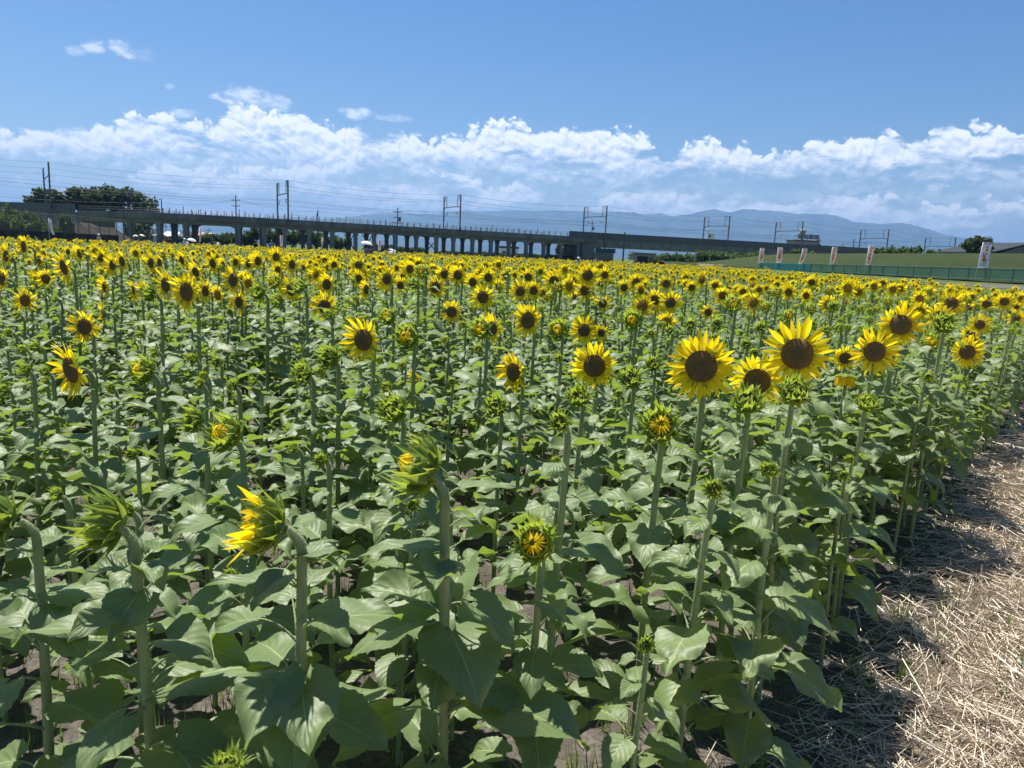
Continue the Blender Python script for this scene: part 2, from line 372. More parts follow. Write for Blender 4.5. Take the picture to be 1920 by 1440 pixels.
NECK = .060
def stem_curve(h, n=9, bend=1.0, wob=0, seed=0):
    """straight stalk, then a neck bending toward local -Y. returns points, head direction"""
    r = np.random.default_rng(seed); z = np.linspace(0, h - NECK, n)
    x = wob * np.sin(z * 3.1 + r.uniform(0, 6)) * z / h; y = wob * np.sin(z * 2.3 + r.uniform(0, 6)) * z / h
    pts = np.stack([x, y, z], 1); base = pts[-1]; nk = []
    for t in np.linspace(.2, 1, 5):
        a = t * bend * math.pi / 2; L = NECK
        nk.append(base + np.array([0, -L * (1 - math.cos(a)) * .9, L * math.sin(a) * 1.0]))
    return np.concatenate([pts, nk])
def stem_mb(h=1.2, r0=.0115, r1=.0088, ns=8, n=9, bend=.9, seed=0, hairs=0):
    pts = stem_curve(h, n, bend, .012, seed); k = len(pts)
    rad = np.interp(np.arange(k), [0, n * .6, k - 3, k - 1], [r0, r0 * .95, r1, r1 * 1.25])
    mb = MB(); mb.tube(pts, rad, ns, cap=False)
    if hairs:
        r = np.random.default_rng(seed + 50)
        zz = r.uniform(.25, 1, hairs) * (k - 1.01); i = zz.astype(int); f = (zz - i)[:, None]
        c = pts[i] * (1 - f) + pts[i + 1] * f; tan = pts[i + 1] - pts[i]; tan /= np.linalg.norm(tan, axis=1)[:, None]
        th = r.uniform(0, 2 * math.pi, hairs); a = np.cross(tan, [0.3, 1, .2]); a /= np.linalg.norm(a, axis=1)[:, None]; b = np.cross(tan, a)
        o = a * np.cos(th)[:, None] + b * np.sin(th)[:, None]; rr = (rad[i])[:, None]; side = np.cross(o, tan)
        L = r.uniform(.002, .0045, (hairs, 1)); w = .00022
        A = c + o * rr * .98; V = np.stack([A - side * w, A + side * w, A + o * L + tan * r.normal(0, .001, (hairs, 1))], 1).reshape(-1, 3)
        mb.add(V, None, np.arange(hairs * 3).reshape(-1, 3), mat=1)
    return mb
def head_matrix(h, bend, tilt=0):
    """placement of a head (facing local +Z) at the end of the neck; faces local -Y"""
    p = stem_curve(h, 3, bend)[-1]; a = bend * math.pi / 2 + tilt
    M = np.eye(4); M[:3, :3] = np.array([[1, 0, 0], [0, math.cos(a), -math.sin(a)], [0, math.sin(a), math.cos(a)]]); M[:3, 3] = p
    return M
def blade(mb, base, dirs, side, L, w, nu, curve, cup=.2, mat=0, tipw=0.0, shape='petal', nv=2):
    """pointed strip from base along dirs, curving by rotating about side"""
    t = np.linspace(0, 1, nu + 1)
    prof = np.interp(t, [0, .25, .5, .7, .85, 1], [.5, .95, 1, .78, .45, .03]) if shape == 'petal' else np.interp(t, [0, .2, .4, .6, .8, 1], [1, 1, .72, .34, .14, .02])
    up = np.cross(side, dirs); ang = curve * t; c = np.array(base, float); pts = []; nr = []
    for i in range(nu + 1):
        d = dirs * math.cos(ang[i]) + up * math.sin(ang[i]); pts.append(c.copy()); nr.append(-dirs * math.sin(ang[i]) + up * math.cos(ang[i])); c = c + d * L / nu
    pts = np.array(pts); nr = np.array(nr); s = np.linspace(-1, 1, nv + 1)
    X = pts[:, None] + side[None, None] * (s[None, :, None] * prof[:, None, None] * w) + nr[:, None] * (np.abs(s)[None, :, None] * cup * w * prof[:, None, None])
    uv = np.stack(np.meshgrid(t, (s + 1) / 2, indexing='ij'), -1)
    mb.grid(X, uv, mat=mat)
def back_mb(Rr, depth, n=20, nb=26, seed=0, bl=.038, nu=4, flare=.5):
    r = np.random.default_rng(seed); mb = MB()
    mb.lathe([(0.009, 0), (.011, .004), (Rr * .55, depth * .35), (Rr * .9, depth * .75), (Rr * 1.0, depth * .95)], n, mat=0)
    for k in range(nb):
        th = 2 * math.pi * (k + r.uniform(-.25, .25)) / nb; lay = (k % 3)
        rad = np.array([math.cos(th), math.sin(th), 0]); side = np.array([-math.sin(th), math.cos(th), 0])
        rr = Rr * (.72 + .15 * lay); z = depth * (.55 + .17 * lay)
        el = r.normal(.15, .3) + .25 * lay * .5; d = rad * math.cos(el) + np.array([0, 0, 1]) * math.sin(el)
        blade(mb, rad * rr + [0, 0, z], d, side, bl * r.uniform(.75, 1.25), .0095 * Rr / .06, nu, r.normal(flare, .35), .25, 0, shape='bract')
    return mb
def disc_mb(Rr, z0, n=20, nr=5, dome=.014):
    p = []
    for i in range(nr + 1):
        q = 1 - i / nr; p.append((max(Rr * math.sin(q * math.pi / 2), .0005), z0 + dome * (math.cos(q * math.pi / 2)) - .15 * dome * max(0, 1 - q * 2.2)))
    mb = MB(); mb.lathe(p, n); return mb
def petals_mb(Rr, z0, n=34, L=.062, w=.0105, seed=0, nu=5, nv=2, mess=1.0, gap=None, fwd=.18):
    r = np.random.default_rng(seed); mb = MB()
    for k in range(n):
        th = 2 * math.pi * (k + r.uniform(-.35, .35)) / n
        if gap and abs((th - gap[0] + math.pi) % (2 * math.pi) - math.pi) < gap[1]: continue
        rad = np.array([math.cos(th), math.sin(th), 0]); side = np.array([-math.sin(th), math.cos(th), 0])
        lay = k % 2; el = fwd + .16 * lay + r.normal(0, .16) * mess; tw = r.normal(0, .35)
        d = rad * math.cos(el) + np.array([0, 0, 1]) * math.sin(el); d = d + side * r.normal(0, .12) * mess; d /= np.linalg.norm(d)
        s2 = side - d * (side @ d); s2 /= np.linalg.norm(s2); up = np.cross(s2, d); s2 = s2 * math.cos(tw) + up * math.sin(tw)
        blade(mb, rad * Rr * .95 + [0, 0, z0 - .001], d, s2, L * r.uniform(.78, 1.15), w * r.uniform(.8, 1.15), nu, r.normal(-.15, .4) * mess, .28, 0, nv=nv)
    return mb
def bud_mb(Rr=.038, nb=54, seed=0, bl=.05, nu=6, spread=1.0):
    """green bud: deep cup wrapped by overlapping broad bracts whose long narrow tips point forward (+Z)"""
    r = np.random.default_rng(seed); mb = MB()
    mb.lathe([(.010, 0), (.016, .003), (Rr * .62, Rr * .16), (Rr * .92, Rr * .45), (Rr, Rr * .9), (Rr * .97, Rr * 1.2), (Rr * .86, Rr * 1.3)], 18, mat=0)
    for k in range(nb):
        q = k / nb; th = k * 2.39996 + r.normal(0, .10)
        rad = np.array([math.cos(th), math.sin(th), 0]); side = np.array([-math.sin(th), math.cos(th), 0])
        rr = Rr * np.interp(q, [0, .35, .7, 1], [.45, .90, 1.03, 1.0]); z = Rr * np.interp(q, [0, .35, .7, 1], [.12, .40, .80, 1.10])
        el = np.interp(q, [0, .3, .6, 1], [.15, .75, 1.25, 1.45]) + r.normal(0, .13) - .25 * (spread - 1)
        d = rad * math.cos(el) + np.array([0, 0, 1]) * math.sin(el); d = d + side * r.normal(0, .15); d /= np.linalg.norm(d)
        # negative curve bends the tip outward, positive bends it over the face
        cv = r.choice([-1, 1], p=[.55, .45]) * abs(r.normal(.45, .35)) * spread
        if q > .75: cv = abs(cv) * .9
        blade(mb, rad * rr + [0, 0, z], d, side, bl * r.uniform(.7, 1.25) * (1 if q < .75 else .75), .0108 * Rr / .038, nu, cv, .45, 0, shape='bract')
    return mb
def folded_mb(Rr, z, n=26, seed=0, nu=3, dark=False):
    """unopened petals folded toward the middle of the bud"""
    r = np.random.default_rng(seed); mb = MB()
    for k in range(n):
        th = 2 * math.pi * (k + r.uniform(-.3, .3)) / n
        rad = np.array([math.cos(th), math.sin(th), 0]); side = np.array([-math.sin(th), math.cos(th), 0])
        d = -rad * math.cos(.42) + np.array([0, 0, 1]) * math.sin(.42)
        blade(mb, rad * Rr * .92 + [0, 0, z + r.uniform(-.001, .002)], d, side, Rr * r.uniform(.85, 1.05), .0030, nu, .75, .5, 0)
    return mb

# head kinds: returns dict of part name -> MB (facing +Z)
def make_head(kind, seed, lod):
    r = np.random.default_rng(seed + 900)
    hi, md = lod == 0, lod == 1
    if kind == 'bloom':
        Rr = .053; d = .026
        b = back_mb(Rr, d, 20 if hi else 8, (26, 14, 6)[lod], seed, .04, (5, 2, 1)[lod])
        ds = disc_mb(Rr, d, (28, 14, 8)[lod], (6, 3, 2)[lod])
        pt = petals_mb(Rr, d, (42 - seed % 4 * 4, 32, 17)[lod], .071 + .003 * (seed % 4), (.0092, .0105, .016)[lod], seed, (6, 3, 2)[lod], (2, 2, 1)[lod], (1.0 + .25 * (seed % 3), 1.0, .8)[lod], gap=(seed * 1.3, .28) if seed % 5 == 4 else None, fwd=(.18, .34, .06)[seed % 3])
        return dict(calyx=b, petals=pt, disc=ds)
    if kind == 'half':
        Rr = .043
        b = bud_mb(Rr, (46, 26, 10)[lod], seed, .060, (7, 3, 2)[lod], 1.0)
        ds = disc_mb(Rr * .86, Rr * 1.2, (20, 10, 6)[lod], 3, .007)
        pt = folded_mb(Rr * .90, Rr * 1.24, (20, 12, 5)[lod], seed, (4, 2, 1)[lod])
        if seed % 2: pt.merge(petals_mb(Rr * .85, Rr * 1.2, (20, 9, 5)[lod], .058, .009, seed, (6, 3, 2)[lod], 2, 1.6, gap=(r.uniform(0, 6), 1.0), fwd=.8))
        return dict(calyx=b, petals=pt, bud_core=ds)
    Rr = .036
    b = bud_mb(Rr, (50, 26, 10)[lod], seed, .062, (7, 3, 2)[lod], 1.25)
    for k in range((22, 12, 5)[lod]):            # young bracts closed over the face
        th = k * 2.39996; rad = np.array([math.cos(th), math.sin(th), 0]); side = np.array([-math.sin(th), math.cos(th), 0]); q = .35 + .6 * r.random()
        blade(b, rad * Rr * q + [0, 0, Rr * 1.22], -rad * .35 + np.array([0, 0, 1]) * .94, side, .026 * r.uniform(.7, 1.3), .008, (4, 2, 1)[lod], r.normal(.7, .4), .4, 0, shape='bract')
    ds = disc_mb(Rr * .92, Rr * 1.12, (18, 9, 6)[lod], 3, .010)
    return dict(calyx=b, bud_core=ds)
HM = dict(calyx='bract', petals='petal', disc='disc', bud_core='bud_core')

def plant_leaves(seed, h=1.2, n=21, big=.90):
    """parameters of the leaves of one plant: (height, angle, kwargs)"""
    r = np.random.default_rng(seed + 300); out = []; th = r.uniform(0, 6.28)
    for k in range(n):
        q = k / (n - 1); z = h * (.18 + .74 * q ** .85); th += 2.39996 + r.normal(0, .25)
        sz = np.interp(q, [0, .15, .45, .75, 1], [.75, 1.0, 1.0, .72, .42]) * r.uniform(.85, 1.15) * big
        L = .205 * sz; Wd = L * r.uniform(.36, .46) * np.interp(q, [0, .7, 1], [1.05, .95, .7])
        out.append((z, th, dict(L=L, Wd=Wd, e0=r.uniform(30, 60), lp=(.13 * sz + .02) * r.uniform(.8, 1.2), a0=r.uniform(-18, 20) - 22 * (q < .3),
            droop=r.uniform(15, 65), fold=r.uniform(.05, .5), seed=int(r.integers(1e6)), twist=r.normal(0, 25), wav=r.uniform(.6, 1.6))))
    return out
def foliage_mb(seed, lod, h=1.2, n=26, big=.83):
    mb = MB()
    for z, th, kw in plant_leaves(seed, h, n, big):
        kw = dict(kw); kw['nu'], kw['nv'], kw['pn'] = ((12, 8, 6), (6, 4, 4), (3, 2, 2))[lod]
        mb.merge(leaf_mb(**kw), tr(0, 0, z) @ rotz(th))
    return mb
H0 = 1.2
BEND = dict(bloom=.98, half=.72, bud=.72)
STEM = {}; HEAD = {}; FOL = {}
def pmesh(mb, name, ms): return mb.mesh(name, [MT[m] for m in ms])
for k in BEND:
    for sd_ in range(2):
        for lod in (0, 1): STEM[k, sd_, lod] = pmesh(stem_mb(H0, ns=8 if lod == 0 else 5, bend=BEND[k], seed=sd_, hairs=2600 if lod == 0 else 0), 'stem', ['stem', 'hair'])
NH = dict(bloom=10, half=4, bud=4)
for k, n_ in NH.items():
    for sd_ in range(n_):
        for lod in (0, 1):
            HEAD[k, sd_, lod] = {pn: pmesh(mb, pn, [HM[pn]]) for pn, mb in make_head(k, sd_, lod).items()}
_b = back_mb(.057, .026, 20, 26, 77, .045, 5); HEAD['nod'] = {'calyx': pmesh(_b, 'calyx', ['bract']), 'petals': pmesh(petals_mb(.057, .026, 40, .078, .011, 78, 6, 2, .6, fwd=1.35), 'petals', ['petal']), 'disc': pmesh(disc_mb(.057, .026, 28, 6), 'disc', ['disc'])}
NF = 9
for sd_ in range(NF): FOL[sd_] = pmesh(foliage_mb(sd_, 1), 'foliage', ['leaf', 'stem'])
LEAFM = []      # sorted library of single high-resolution leaves
_r = np.random.default_rng(5)
for i in range(30):
    L = .2; LEAFM.append(dict(mesh=pmesh(leaf_mb(L=L, Wd=L * _r.uniform(.36, .47), e0=_r.uniform(30, 60), lp=.12 * _r.uniform(.7, 1.2), a0=_r.uniform(-16, 22), droop=_r.uniform(12, 52),
        fold=_r.uniform(.05, .5), seed=i * 7 + 1, twist=_r.normal(0, 28), wav=_r.uniform(.7, 1.8), nu=22, nv=10, pn=7, petr=.0034), 'leaf', ['leaf', 'stem'])))

def mobj(name, me, parent, M=None):
    o = bpy.data.objects.new(name, me); C.objects.link(o); o.parent = parent
    if M is not None: o.matrix_basis = Matrix(M.tolist())
    return o
def plant(x, y, z0, kind, face, scale, seed, lod, label, group, hs=1.0, lean=(0, 0), bend=None, leaves='auto', cat='sunflower', head=True, tilt=0, stem_s=1.0, skip=()):
    """one sunflower plant as a thing of its own; face = azimuth the head looks to"""
    o = empty('sunflower', (x, y, z0), 0, label, cat, group)
    o.rotation_euler = Euler((lean[0], lean[1], face - math.pi)).copy() if False else (0, 0, 0)
    # local -Y must point to (sin face, cos face)
    rzv = math.atan2(-(-math.sin(face)), -math.cos(face))
    rzv = math.atan2(math.sin(face), -math.cos(face))
    o.matrix_basis = Matrix.Translation((x, y, z0)) @ Euler((lean[0], lean[1], 0)).to_matrix().to_4x4() @ Matrix.Rotation(rzv, 4, 'Z') @ Matrix.Scale(scale, 4)
    r = random.Random(seed)
    st = mobj('stem', STEM[kind, seed % 2, lod], o, np.diag([stem_s, stem_s, 1, 1.0]))
    if lod == 0:
        pl_ = plant_leaves(seed, H0, 19)
        if y < 2.3 and head and hs > .7: pl_ += [(H0 * zz_, tt_ + seed, dict(L=ll_, Wd=ll_ * .36)) for zz_, tt_, ll_ in ((.895, .4, .10), (.925, 2.6, .085), (.80, 4.4, .13), (.70, 1.2, .17))]
        for i, (z, th, kw) in enumerate(pl_):
            if i in skip: continue
            lm = LEAFM[r.randrange(len(LEAFM))]['mesh']; s = kw['L'] / .2
            mobj('leaf', lm, o, tr(0, 0, z) @ rotz(th) @ np.diag([s, s, s, 1]))
    else:
        mobj('foliage', FOL[seed % NF], o, rotz(r.uniform(0, 6.28)))
    if head:
        M = head_matrix(H0, BEND[kind], tilt) @ rotz(r.uniform(0, 6.28)) @ np.diag([hs, hs, hs, 1])
        parts = HEAD['nod'] if tilt > 1.3 else HEAD[kind, seed % NH[kind], lod]
        c = mobj('flower_head', parts['calyx'], o, M)
        for pn in parts:
            if pn != 'calyx': mobj(pn, parts[pn], c)
    return o
# ================================================================ GROUND
E0 = PZ(1420, 1440, 0)[:2]                        # a point on the field's edge beside the straw path
EAZ = R(37.5); ED = np.array([math.sin(EAZ), math.cos(EAZ)]); EN = np.array([ED[1], -ED[0]])   # EN points to the path
CORN = 27.0                                       # how far along the edge the field turns
CP = E0 + ED * CORN
def edge_d(x, y):                                  # signed distance to the field edge, + on the path side
    a = (x - E0[0]) * EN[0] + (y - E0[1]) * EN[1]
    b = (x - (CP[0] - .5)) - (y - CP[1]) * .10
    return np.where(y > CP[1], b, np.maximum(a, -1e9))
def bank(x, y):
    b = x - (CP[0] - .5) - (y - CP[1]) * .10
    t = np.clip((b - .8) / 3.0, 0, 1) * np.clip((y - 20) / 8, 0, 1)
    return .95 * t * t * (3 - 2 * t)
def vnoise(x, y, seed=0):
    def h(i, j): 
        v = np.sin(i * 127.1 + j * 311.7 + seed * 74.7) * 43758.5453; return v - np.floor(v)
    xi, yi = np.floor(x), np.floor(y); fx, fy = x - xi, y - yi; fx = fx * fx * (3 - 2 * fx); fy = fy * fy * (3 - 2 * fy)
    return (h(xi, yi) * (1 - fx) + h(xi + 1, yi) * fx) * (1 - fy) + (h(xi, yi + 1) * (1 - fx) + h(xi + 1, yi + 1) * fx) * fy
def gz(x, y):
    near = np.exp(-((np.hypot(x, y)) / 9.0) ** 4)
    n = (vnoise(x * 9, y * 9, 1) - .5) * .030 + (vnoise(x * 25, y * 25, 2) - .5) * .016 + (vnoise(x * 2.1, y * 2.1, 3) - .5) * .05
    return n * near * .8 + bank(x, y)
def axis(lo, hi, a, b, s, n):
    m = np.arange(a, b, s); L = a - np.geomspace(s * 2, a - lo, n)[::-1]; Rr = b + np.geomspace(s * 2, hi - b, n)
    return np.concatenate([L, m, Rr])
ax = axis(-30000, 30000, -4, 7, .04, 60); ay = axis(-3000, 22000, .3, 9, .04, 60)
gx, gy = np.meshgrid(ax, ay, indexing='ij'); gzz = gz(gx, gy)
def soil_fn(g, p):
    pos = g.node('ShaderNodeNewGeometry').outputs['Position']; x, y, z = g.sep(pos)
    n = g.noise(pos, 6, 6, .65); n2 = g.noise(pos, 55, 5, .7)
    soil = g.mix(g.mapr(n, .35, .65), (.095, .084, .070), (.170, .152, .128))
    soil = g.mix(g.mapr(n2, .4, .7), soil, (.072, .062, .050))
    d = g.m('ADD', g.m('MULTIPLY', g.m('SUBTRACT', x, float(E0[0])), float(EN[0])), g.m('MULTIPLY', g.m('SUBTRACT', y, float(E0[1])), float(EN[1])))
    straw = g.mix(n2, (.24, .18, .12), (.44, .35, .25))
    c = g.mix(g.mapr(g.m('ADD', d, g.m('MULTIPLY', g.m('SUBTRACT', n, .5), .5)), .15, .6), soil, straw)
    grass = g.mix(g.mapr(g.noise(pos, .35, 5), .35, .65), (.05, .085, .022), (.10, .12, .045))
    c = g.mix(g.m('MAXIMUM', g.mapr(y, 75, 105), g.mapr(z, .12, .4)), c, grass)
    b = g.node('ShaderNodeBump'); g.put(b.inputs['Strength'], .9); g.put(b.inputs['Distance'], .02); g.put(b.inputs['Height'], g.m('ADD', n2, g.m('MULTIPLY', n, .5))); g.l.new(b.outputs[0], p.inputs['Normal'])
    return c
MT['ground'] = mat('ground', rough=.95, spec=.1, fn=soil_fn)
mb = MB(); mb.grid(np.stack([gx, gy, gzz], -1)); tag(mb.build('ground', MT['ground']), kind='structure')

# straw litter on the path: thousands of cut stalks, nobody could count them
MT['straw'] = mat('straw', rough=.45, spec=.4, transl=.15, tcol=(.5, .42, .28), fn=lambda g, p: (lambda isl: g.mix(isl, g.mix(g.mapr(isl, 0, .35), (.24, .185, .13), (.53, .44, .33)), (.76, .67, .53)))(g.node('ShaderNodeNewGeometry').outputs['Random Per Island']))
def straws(n, smax, pw, dmin=-.25, dmax=4.5, lenr=(.03, .17), rr=(.0011, .0024), upr=.10, base=.0, smin=-.8, lift=.05, mb=None, bend=.0):
    r = np.random.default_rng(n)
    s = smin + (smax - smin) * r.random(n) ** pw; d = dmin + (dmax - dmin) * r.random(n)
    keep = r.random(n) < np.clip((d + .06) / .34, .04, 1); s, d = s[keep], d[keep]; n = len(s)
    c = E0 + ED * s[:, None] + EN * d[:, None]
    c = np.concatenate([c, (gz(c[:, 0], c[:, 1]) + base + lift * r.random(n) ** 2)[:, None]], 1)
    a = r.uniform(0, math.pi, n) * .8 + r.normal(0, .6, n) + 2.2; e = r.normal(0, upr, n)
    dr = np.stack([np.cos(a) * np.cos(e), np.sin(a) * np.cos(e), np.sin(e)], 1); L = (r.uniform(*lenr, n) * (1 + r.random(n) ** 8 * .9))[:, None]; w = r.uniform(*rr, n)[:, None] * (1 + s[:, None].clip(0) * .06)
    sd_ = np.cross(dr, [0, 0, 1]); sd_ /= np.linalg.norm(sd_, axis=1)[:, None]; up = np.cross(sd_, dr)
    c[:, 2] += np.abs(np.sin(e)) * L[:, 0] * .5
    V = []
    for end in (-.5, .5):
        for k in range(3):
            th = k * 2.094; V.append(c + dr * L * end + (sd_ * math.cos(th) + up * math.sin(th)) * w)
    V = np.stack(V, 1).reshape(-1, 3); o = (np.arange(n) * 6)[:, None]
    Q = np.concatenate([o + np.array([[k, (k + 1) % 3, 3 + (k + 1) % 3, 3 + k]]) for k in range(3)])
    mb.add(V, Q)
mb = MB()
straws(80000, 5.5, 1.2, rr=(.0008, .0019), mb=mb); straws(26000, 16, 1.0, dmax=5, smin=3.2, lenr=(.05, .22), rr=(.002, .004), mb=mb); straws(5000, 40, 1.0, dmax=5, smin=10, lenr=(.1, .35), rr=(.004, .008), mb=mb)
straws(2600, 3.5, 1, dmin=-1.6, dmax=0, lenr=(.03, .12), mb=mb)
# upright stubble along the old drill rows
r = np.random.default_rng(3)
for row in np.arange(.35, 4.6, .33):
    n = 330; s = -.8 + 13 * r.random(n) ** 1.3; s = np.round(s / .11) * .11 + r.normal(0, .02, n); d = row + r.normal(0, .02, n)
    keep = r.random(n) < (.95 if row < .5 else .5); s, d = s[keep], d[keep]
    for si, di in zip(s, d):
        c = E0 + ED * si + EN * di; z = float(gz(c[0], c[1])); h = r.uniform(.03, .10)
        V = []; w = .002
        tx, ty = r.normal(0, .012, 2)
        for k in range(3): V.append([c[0] + w * math.cos(k * 2.09), c[1] + w * math.sin(k * 2.09), z - .005])
        for k in range(3): V.append([c[0] + tx + w * math.cos(k * 2.09), c[1] + ty + w * math.sin(k * 2.09), z + h])
        mb.add(V, [[k, (k + 1) % 3, 3 + (k + 1) % 3, 3 + k] for k in range(3)])
tag(mb.build('straw_litter', MT['straw'], smooth=False), 'dry cut straw and stubble covering the bare path at the right of the field', 'straw', kind='stuff')

# low weeds and grass blades between the stalks
MT['grass'] = mat('grass', rough=.55, spec=.3, transl=.35, tcol=(.22, .34, .04), fn=lambda g, p: g.mix(g.node('ShaderNodeNewGeometry').outputs['Random Per Island'], (.035, .075, .015), (.11, .16, .035)))
mb = MB(); r = np.random.default_rng(11)
for k in range(3200):
    if k < 3000:
        x, y = r.uniform(-4.5, 3.0), .5 + 6.5 * r.random() ** 1.2
        if edge_d(np.array(x), np.array(y)) > .12 + abs(r.normal(0, .12)): continue
    else:
        c = E0 + ED * r.uniform(-.6, 8) + EN * r.uniform(0, 3.5); x, y = c
    z = float(gz(np.array(x), np.array(y)))
    nb = int(r.integers(4, 12)); hh = r.uniform(.05, .16)
    for b in range(nb):
        th = r.uniform(0, 6.28); L = hh * r.uniform(.5, 1.3); dd = np.array([math.cos(th) * .5, math.sin(th) * .5, 1.0]); dd /= np.linalg.norm(dd); side = np.array([-math.sin(th), math.cos(th), 0])
        blade(mb, np.array([x + r.normal(0, .015), y + r.normal(0, .015), z - .004]), dd, side, L, .0022, 3, r.normal(.9, .4) * -1, .1, nv=1, shape='bract')
tag(mb.build('grass', MT['grass']), 'thin green grass and weeds growing on the soil between sunflower stalks', 'grass', kind='stuff')

# ================================================================ PLACING THE SUNFLOWERS
FACE = R(180 + 22)      # azimuth (clockwise from +Y) toward which the flowers look: (-.37,-.93)
D0 = dict(bloom=.222, half=.125, bud=.110)
def loc_of(px, py, size, kind, hs=1.0, face=None, tilt=0, smax=1.28, smin=.62):
    M = head_matrix(H0, BEND[kind], tilt); hp = M[:3, 3] + M[:3, 2] * .03
    r_ = ray(px, py); k = D0[kind] * hs * FPX / (size * hp[2]); t = EYE * k / (1 - k * r_[2])
    z = EYE + r_[2] * t; sc = z / hp[2]
    if not smin <= sc <= smax:
        sc = min(max(sc, smin), smax); z = sc * hp[2]; t = (z - EYE) / r_[2] if abs(r_[2]) > .01 and (z - EYE) / r_[2] > 0 else t
    p = np.array([0, 0, EYE]) + r_ * t
    off = hp * sc; a = math.atan2(math.sin(face), -math.cos(face)); ca, sa = math.cos(a), math.sin(a)
    ox, oy = ca * off[0] - sa * off[1], sa * off[0] + ca * off[1]
    return p[0] - ox, p[1] - oy, sc, t
occupied = []
